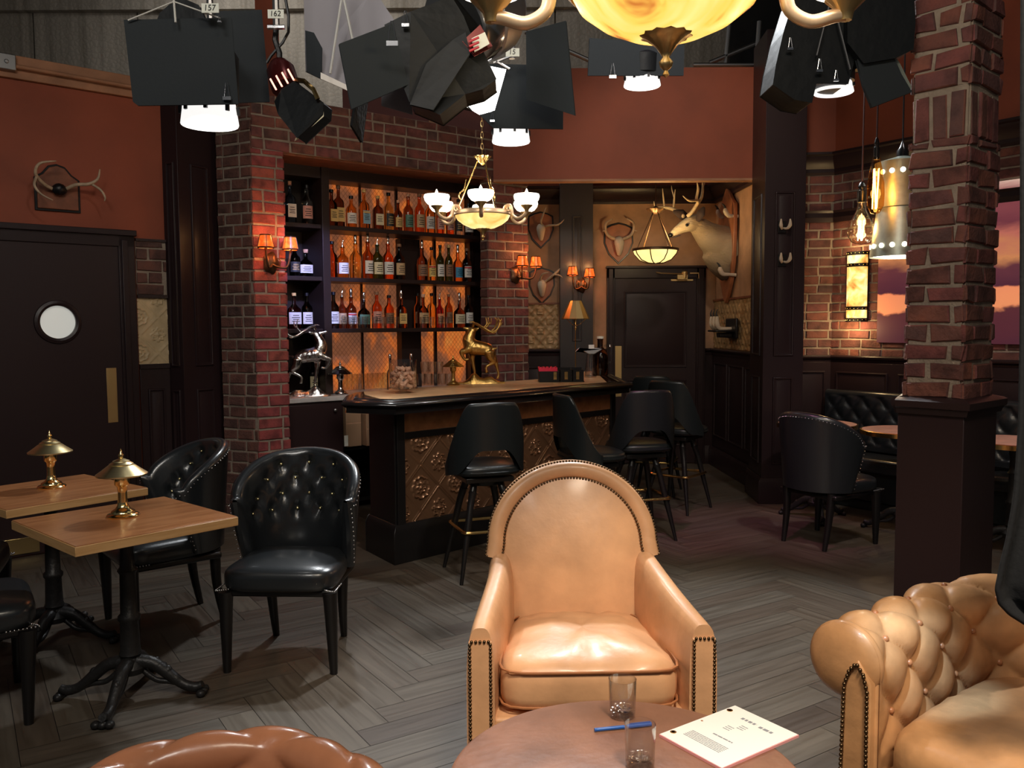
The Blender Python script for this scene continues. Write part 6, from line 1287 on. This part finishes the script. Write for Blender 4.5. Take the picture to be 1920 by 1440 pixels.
c_ = P2.pt(s_, .16, z0_-.06); point(tuple(c_), 5, (1, .66, .3), .03); c_ = P2.pt(s_, .16, z1_+.06); point(tuple(c_), 3, (1, .66, .3), .03)
# bulbs
def bulb(px, ty, by, Y, R, lab, long=0):
    a, b = aty(px, ty, Y), aty(px, by, Y); L = a.z-b.z; t = thing('filament_bulb', lab, 'light bulb', (b.x, Y, b.z), 0, 'oversized filament bulbs'); hs_ = .09
    g = L-hs_*.8
    prof = [(0, 0), (R*.35, .004), (R*.7, g*.07), (R*.95, g*.2), (R, g*.3), (R*.9, g*.45), (R*.62, g*.62), (R*.36, g*.78), (R*.27, g*.9), (R*.26, g)] if not long else [(0, 0), (R*.5, .006), (R*.95, g*.15), (R, g*.35), (R*.95, g*.55), (R*.7, g*.8), (R*.5, g*.92), (R*.45, g)]
    m = MB(); m.lathe(prof, 32, cap=False); m.build('glass', 'amber_bulb_glass' if long else 'bulb_glass', t, smooth=60)
    m = MB(); r_ = R*(.22 if not long else .35); f0, f1 = g*.10, g*(.55 if not long else .8); n = 7
    pts = []
    for k in range(n): aa = 2*PI*k/n; pts += [(r_*cos(aa), r_*sin(aa), f0 if k % 2 else f1), (r_*cos(aa+.25), r_*sin(aa+.25), f0 if k % 2 else f1)]
    m.tube(pts, .0022, 5); m.build('filament', 'filament', t); m = MB(); m.cyl((0, 0, f1), (0, 0, g), .004, n=8); m.build('stem', 'bulb_glass', t)
    m = MB(); m.lathe([(R*.30, g-.01), (R*.34, g), (R*.34, g+hs_*.55), (R*.24, g+hs_*.6), (R*.24, g+hs_*.75), (R*.30, g+hs_*.8), (R*.2, g+hs_), (.004, g+hs_*1.1)], 20); m.build('socket', 'socket_black', t, smooth=40)
    m = MB(); m.tube([(0, 0, g+hs_*1.05), (.003, 0, g+.6), (0, 0, g+1.7)], .0045, 6); m.build('cord', 'cord_brown', t); point((b.x, Y, b.z+g*.4), 1.3, (1, .62, .28), .03)
bulb(1614, 350, 459, 4.6, .070, 'large pear-shaped filament bulb hanging left of the metal can lamp')
bulb(1641, 268, 402, 4.35, .042, 'tall amber tube bulb hanging against the metal can lamp', 1)
Yc = 4.5; cx, zt1, zm1, zb1 = aty(1692, 305, Yc).x, aty(1692, 305, Yc).z, aty(1692, 391, Yc).z, aty(1692, 482, Yc).z
t = thing('can_lamp', 'galvanized double-cone pendant lamp with punched holes partly behind the brick pillar', 'pendant lamp', (cx, Yc, zb1)); hb = zt1-zb1; hm = zm1-zb1
m = MB(); m.lathe([(.150, 0), (.118, hm), (.128, hm+.003), (.132, hb), (.03, hb+.03), (.028, hb+.028), (.129, hb-.003), (.125, hm+.004), (.115, hm), (.147, 0)], 40, cap=False); m.build('shade', 'galvanized', t, smooth=40)
m = MB(); m.lathe([(.03, hb+.02), (.03, hb+.06), (.016, hb+.08), (.004, hb+.11)], 16); m.tube([(0, 0, hb+.1), (0, 0, hb+1.2)], .0045, 6); m.build('socket', 'socket_black', t)
m = MB()
for z, r, off in ((hb-.055, .1315, .0), (.055, .1455, .1)):
    for k in range(16):
        a = 2*PI*k/16+off; M_ = Matrix.Translation((r*cos(a), r*sin(a), z)) @ Matrix.Rotation(a, 4, 'Z') @ Matrix.Rotation(PI/2, 4, 'Y'); m = MB(); m.lathe([(0, 0), (.0125, 0), (.0125, .003), (0, .003)], 14, M_); m.build('light_hole', 'lamp_warm', t)
m = MB(); m.lathe([(0, .01), (.142, .012), (.142, .008), (0, .006)], 30); m.build('inner_glow', 'lamp_warm', t); point((cx, Yc, zb1-.08), 5, (1, .8, .55), .08)
# ================================================================ studio lamps hung above the set
mat('silk', (.24, .23, .25), .55, spec=.4); mat('cream_inside', (.72, .66, .45), .5); mat('red_gel', (.30, .03, .06), .25, .3, emit=(1, .35, .3), estr=.0); mat('hot_slot', (1, .5, .4), .5, emit=(1, .45, .35), estr=1.6)
def board(par, name, quad, mt, th=.008, local=Vector((0, 0, 0))):
    P = [aty(u, v, Y)-local for u, v, Y in quad]; n = (P[1]-P[0]).cross(P[-1]-P[0]).normalized()
    if n.y < 0: n = -n
    k = len(P); m = MB(); m.add([tuple(p) for p in P]+[tuple(p+n*th) for p in P], [tuple(range(k)), tuple(range(2*k-1, k-1, -1))]+[(i, (i+1) % k, k+(i+1) % k, k+i) for i in range(k)]); return m.build(name, mt, par, smooth=0, bevel=.002 if th > .004 else 0)
def line_(par, name, pts, r, mt, o):
    m = MB(); m.tube([aty(*p)-o for p in pts], r, 6); return m.build(name, mt, par)
def glow_head(par, px, py, Y, r, h, o, mt='lamp_white'):
    c = aty(px, py, Y)-o; m = MB(); m.lathe([(r*.86, h*.55), (r*.9, h*.35), (r, -h*.45), (r*.97, -h*.5), (r*.86, -h*.2), (r*.8, h*.5)], 24, c=c, cap=False); m.build('reflector_rim', 'reflector_glow', par, smooth=40)
    m = MB(); m.lathe([(0, h*.48), (r*.86, h*.45), (r*.86, h*.40), (0, h*.2)], 24, c=c); m.ball((c.x, c.y-.0, c.z+h*.12), (r*.35, r*.35, h*.28), 12, 8); m.build('lamp_element', mt, par, smooth=60)
    for k in range(8):
        a = 2*PI*k/8+.2; m = MB(); m.cbox((c.x+r*.98*cos(a), c.y+r*.98*sin(a), c.z+h*.1), (r*.12, r*.12, h*.32)); m.build('lens_clip', 'black', par)
    m = MB(); m.lathe([(r*.9, h*.5), (r*1.02, h*.55), (r*1.05, h*2.2), (r*.7, h*2.9), (0, h*3)], 24, c=c); m.build('housing', 'foil', par, smooth=40)
    return c
mat('reflector_glow', (.9, .9, .9), .4, emit=(1, .98, .95), estr=.9)
def hanger(par, px, py, Y, o):
    p = aty(px, py, Y)-o; top = Vector((p.x, p.y, GZ-o.z)) if True else p; m = MB(); m.tube([p, Vector((p.x, p.y, max(top.z, p.z+.1)))], .014, 8); m.build('drop_rod', 'steel', par)
def number_tag(par, body, px, py, Y, o, w=.064, h=.034):
    c = aty(px, py, Y)-o; m = MB(); m.box(c.x-w/2, c.x+w/2, c.y, c.y+.003, c.z-h/2, c.z+h/2); tg = m.build('number_tag', 'tag_white', par)
    text('tag_number', body, h*.88, 'dark_ink', tg, (c.x-.002, c.y-.001, c.z), (PI/2, 0, 0), shear=.1)
def clip(par, px, py, Y, o, s=.02):
    c = aty(px, py, Y)-o; m = MB(); m.tube([(c.x-s*.4, c.y, c.z-s), (c.x-s*.12, c.y, c.z+s), (c.x+s*.12, c.y, c.z+s), (c.x+s*.4, c.y, c.z-s)], .0014, 5); m.box(c.x-s*.6, c.x+s*.6, c.y-.003, c.y+.006, c.z-s*1.5, c.z-s); m.build('binder_clip', 'chrome', par)
def lamp(lab, px, py, Y):
    o = aty(px, py, Y); return thing('studio_lamp', lab, 'studio lamp', o, 0, 'studio lamps above the set'), o
# A
t, o = lamp('studio lamp behind two square black flags with tag 157, upper left', 392, 150, 3.55)
glow_head(t, 393, 212, 3.5, .112, .10, o); hanger(t, 395, 60, 3.6, o)
board(t, 'flag', [(233, 38, 3.3), (433, 34, 3.36), (446, 194, 3.36), (259, 197, 3.3), (250, 190, 3.3)], 'flag_board', local=o); board(t, 'flag', [(398, 22, 3.62), (490, 19, 3.7), (505, 190, 3.7), (420, 192, 3.62)], 'flag_board', local=o)
line_(t, 'suspension_cord', [(240, 38, 3.29), (326, 3, 3.3), (413, 34, 3.3)], .003, 'rope_white', o); line_(t, 'suspension_cord', [(326, -60, 3.3), (326, 3, 3.3), (329, 42, 3.29)], .004, 'rope_white', o)
board(t, 'black_foil', [(296, 36, 3.45), (300, 25, 3.45), (335, -6, 3.45), (372, 10, 3.45), (384, 36, 3.45)], 'foil', .03, local=o)
number_tag(t, '157', 394, 15, 3.28, o); clip(t, 425, 168, 3.34, o, .026); clip(t, 411, 34, 3.29, o, .01)
# B
t, o = lamp('small vented lamp with black snoot hanging under tag 162', 530, 140, 3.6); hanger(t, 518, 50, 3.6, o)
m = MB(); a = aty(522, 118, 3.62)-o; b = aty(536, 165, 3.58)-o; m.tube([a, a.lerp(b, .3), b], [.035, .058, .058], 20); m.build('housing', 'dark_red_metal', t, smooth=50)
m = MB()
for k in range(4): p = aty(507+11*k, 148-6*k, 3.52)-o; q = aty(518+11*k, 168-6*k, 3.50)-o; m.tube([p, q], .004, 5)
m.build('vent_slots', 'hot_slot', t)
board(t, 'snoot', [(515, 190, 3.5), (528, 168, 3.5), (552, 152, 3.5), (606, 193, 3.45), (604, 214, 3.45), (557, 258, 3.42), (522, 214, 3.46)], 'foil', .05, local=o)
board(t, 'snoot_lining', [(606, 199, 3.455), (606, 218, 3.455), (562, 256, 3.43), (556, 259, 3.425)], 'cream_inside', .03, local=o)
line_(t, 'power_cable', [(534, -10, 3.6), (541, 30, 3.6), (541, 60, 3.6), (530, 80, 3.6), (508, 105, 3.6), (500, 118, 3.6)], .006, 'black', o); line_(t, 'clamp_bar', [(502, 51, 3.55), (534, 51, 3.55)], .010, 'chrome', o); line_(t, 'yoke', [(518, 50, 3.6), (516, 75, 3.6), (524, 100, 3.6), (524, 120, 3.6)], .012, 'iron', o)
number_tag(t, '162', 517, 26, 3.5, o); line_(t, 'bracket', [(556, 150, 3.5), (570, 152, 3.46), (588, 168, 3.44), (596, 186, 3.44)], .010, 'brass', o)
# C silver diffusion flag
o = aty(650, 60, 4.0); t = thing('reflector_flag', 'large silvery rectangular flag hung on two white cords, top left of centre', 'flag', o)
board(t, 'panel', [(570, -20, 3.95), (700, -20, 4.05), (740, 40, 4.05), (735, 110, 4.0), (652, 168, 3.9), (603, 147, 3.9), (574, 133, 3.9)], 'silk', local=o)
board(t, 'black_border', [(573, 58, 3.87), (588, 62, 3.87), (603, 90, 3.87), (602, 147, 3.87), (576, 134, 3.87)], 'flag_board', local=o); board(t, 'white_edge', [(602, 137, 3.85), (650, 160, 3.85), (650, 168, 3.85), (602, 147, 3.85)], 'paper', local=o)
line_(t, 'suspension_cord', [(642, -50, 3.84), (640, 0, 3.84), (619, 138, 3.83)], .006, 'rope_white', o); line_(t, 'suspension_cord', [(642, -50, 3.84), (645, 0, 3.84), (662, 80, 3.83)], .006, 'rope_white', o)
# D big fresnel lamp
t, o = lamp('large chrome spotlight wrapped in black foil with barn doors, top centre', 850, 80, 2.9)
f0, f1, f2, f3 = [aty(*q)-o for q in ((850, 52, 2.92), (885, 36, 2.98), (920, 20, 3.04), (950, 6, 3.1))]
m = MB(); m.tube([f0, f0.lerp(f1, .2), f0.lerp(f1, .3), f1], [.130, .134, .142, .142], 32); m.build('chrome_barrel', 'steel_polished', t, smooth=40); m = MB(); m.tube([f1, f1.lerp(f2, .1), f2, f3], [.137, .148, .142, .085], 32); m.build('rear_housing', 'steel', t, smooth=40)
board(t, 'snoot', [(722, 47, 2.80), (770, 22, 2.80), (846, -6, 2.85), (868, 30, 2.85), (880, 60, 2.85), (906, 98, 2.85), (930, 148, 2.85), (905, 166, 2.85), (872, 176, 2.85), (824, 214, 2.8), (768, 190, 2.8), (745, 130, 2.8)], 'foil', .16, local=o)
board(t, 'foil_fold', [(800, 120, 2.79), (850, 75, 2.8), (872, 62, 2.8), (880, 100, 2.8), (812, 205, 2.78), (770, 195, 2.78)], 'foil', .012, local=o)
board(t, 'barn_door', [(637, 83, 2.72), (739, 44, 2.80), (766, 157, 2.80), (660, 203, 2.72)], 'flag_board', local=o); board(t, 'barn_door', [(716, 160, 2.95), (768, 140, 2.95), (772, 213, 2.95), (716, 197, 2.95)], 'silk', local=o); board(t, 'barn_door', [(667, 197, 2.85), (690, 190, 2.95), (680, 268, 2.95), (661, 236, 2.85)], 'dark_cloth', local=o)
board(t, 'red_bracket', [(868, 78, 2.80), (900, 48, 2.82), (922, 86, 2.82), (890, 102, 2.80)], 'dark_red_metal', .01, local=o); board(t, 'white_label', [(884, 72, 2.79), (909, 60, 2.80), (918, 82, 2.80), (890, 98, 2.79)], 'tag_white', .003, local=o)
for k in range(3): line_(t, 'red_pin', [(880, 78+k*9, 2.78), (898, 70+k*9, 2.78)], .004, 'red_plastic', o)
line_(t, 'power_cable', [(955, 0, 3.05), (962, 40, 3.0), (948, 78, 2.98), (925, 100, 2.95), (890, 120, 2.95)], .009, 'black', o); line_(t, 'power_cable', [(945, 10, 3.05), (965, 60, 3.0), (940, 90, 2.98)], .007, 'black', o)
clip(t, 735, 58, 2.7, o, .03); clip(t, 760, 32, 2.78, o, .02); hanger(t, 900, 0, 3.15, o)
# E lit diffusion box
t, o = lamp('soft box glowing bright white above the small chandelier', 905, 165, 3.3)
board(t, 'diffuser', [(904, 122, 3.28), (948, 131, 3.34), (940, 160, 3.34), (927, 206, 3.34), (904, 212, 3.28), (878, 196, 3.24), (890, 165, 3.26)], 'lamp_white', .02, local=o); board(t, 'black_foil', [(815, 150, 3.4), (860, 128, 3.36), (903, 120, 3.30), (893, 160, 3.27), (877, 200, 3.25), (830, 190, 3.4), (800, 172, 3.4)], 'foil', .03, local=o); hanger(t, 905, 118, 3.5, o)
# F
t, o = lamp('studio lamp under wide black flags, centre top', 985, 180, 3.7)
glow_head(t, 958, 252, 3.75, .082, .07, o, 'lamp_white'); board(t, 'flag', [(987, 60, 3.5), (1060, 40, 3.42), (1077, 215, 3.42), (988, 186, 3.5)], 'flag_board', local=o); board(t, 'flag', [(878, 150, 3.66), (905, 120, 3.66), (1056, 124, 3.66), (1055, 241, 3.66), (925, 239, 3.66), (890, 205, 3.66)], 'flag_board', local=o)
line_(t, 'yoke', [(930, 115, 3.6), (955, 130, 3.6)], .006, 'steel', o); line_(t, 'yoke', [(925, 118, 3.6), (958, 105, 3.6)], .006, 'steel', o); hanger(t, 960, 110, 3.8, o); number_tag(t, '15', 961, 98, 3.55, o, .055, .032); clip(t, 923, 218, 3.64, o, .015)
# G
t, o = lamp('studio lamp with low black flag right behind the large chandelier', 1200, 120, 4.6)
glow_head(t, 1204, 152, 4.65, .098, .055, o); board(t, 'flag', [(1106, 72, 4.5), (1283, 84, 4.6), (1281, 141, 4.6), (1103, 141, 4.5)], 'flag_board', local=o); clip(t, 1149, 130, 4.5, o, .03); hanger(t, 1200, 100, 4.7, o)
# H
t, o = lamp('cluster lamp wrapped in black foil beside the brick pillar, upper right', 1560, 120, 3.9)
board(t, 'black_foil', [(1450, 158, 3.75), (1456, 120, 3.75), (1470, 60, 3.75), (1492, -10, 3.75), (1600, -10, 3.75), (1600, 120, 3.75), (1590, 157, 3.75), (1530, 156, 3.75), (1522, 192, 3.75), (1490, 186, 3.75)], 'foil', .2, local=o); board(t, 'black_foil', [(1590, -10, 3.7), (1712, -10, 3.7), (1716, 40, 3.7), (1712, 92, 3.7), (1680, 108, 3.7), (1620, 118, 3.7), (1590, 80, 3.7)], 'foil', .15, local=o)
board(t, 'gel_flap', [(1608, 112, 3.72), (1674, 104, 3.72), (1690, 140, 3.72), (1709, 172, 3.72), (1636, 200, 3.72), (1620, 160, 3.72)], 'flag_board', .02, local=o); board(t, 'gel_sheet', [(1676, 104, 3.74), (1686, 116, 3.74), (1710, 164, 3.74), (1700, 176, 3.74)], 'galvanized', .004, local=o)
glow_head(t, 1563, 165, 3.85, .085, .045, o, 'lamp_warm'); line_(t, 'suspension_cord', [(1558, -40, 3.72), (1557, 0, 3.72), (1531, 104, 3.72)], .004, 'steel', o); line_(t, 'suspension_cord', [(1558, -40, 3.72), (1561, 0, 3.72), (1594, 130, 3.72)], .004, 'steel', o)
clip(t, 1537, 120, 3.72, o, .022); clip(t, 1568, 140, 3.72, o, .018); clip(t, 1482, 80, 3.72, o, .02); hanger(t, 1560, 100, 3.95, o)
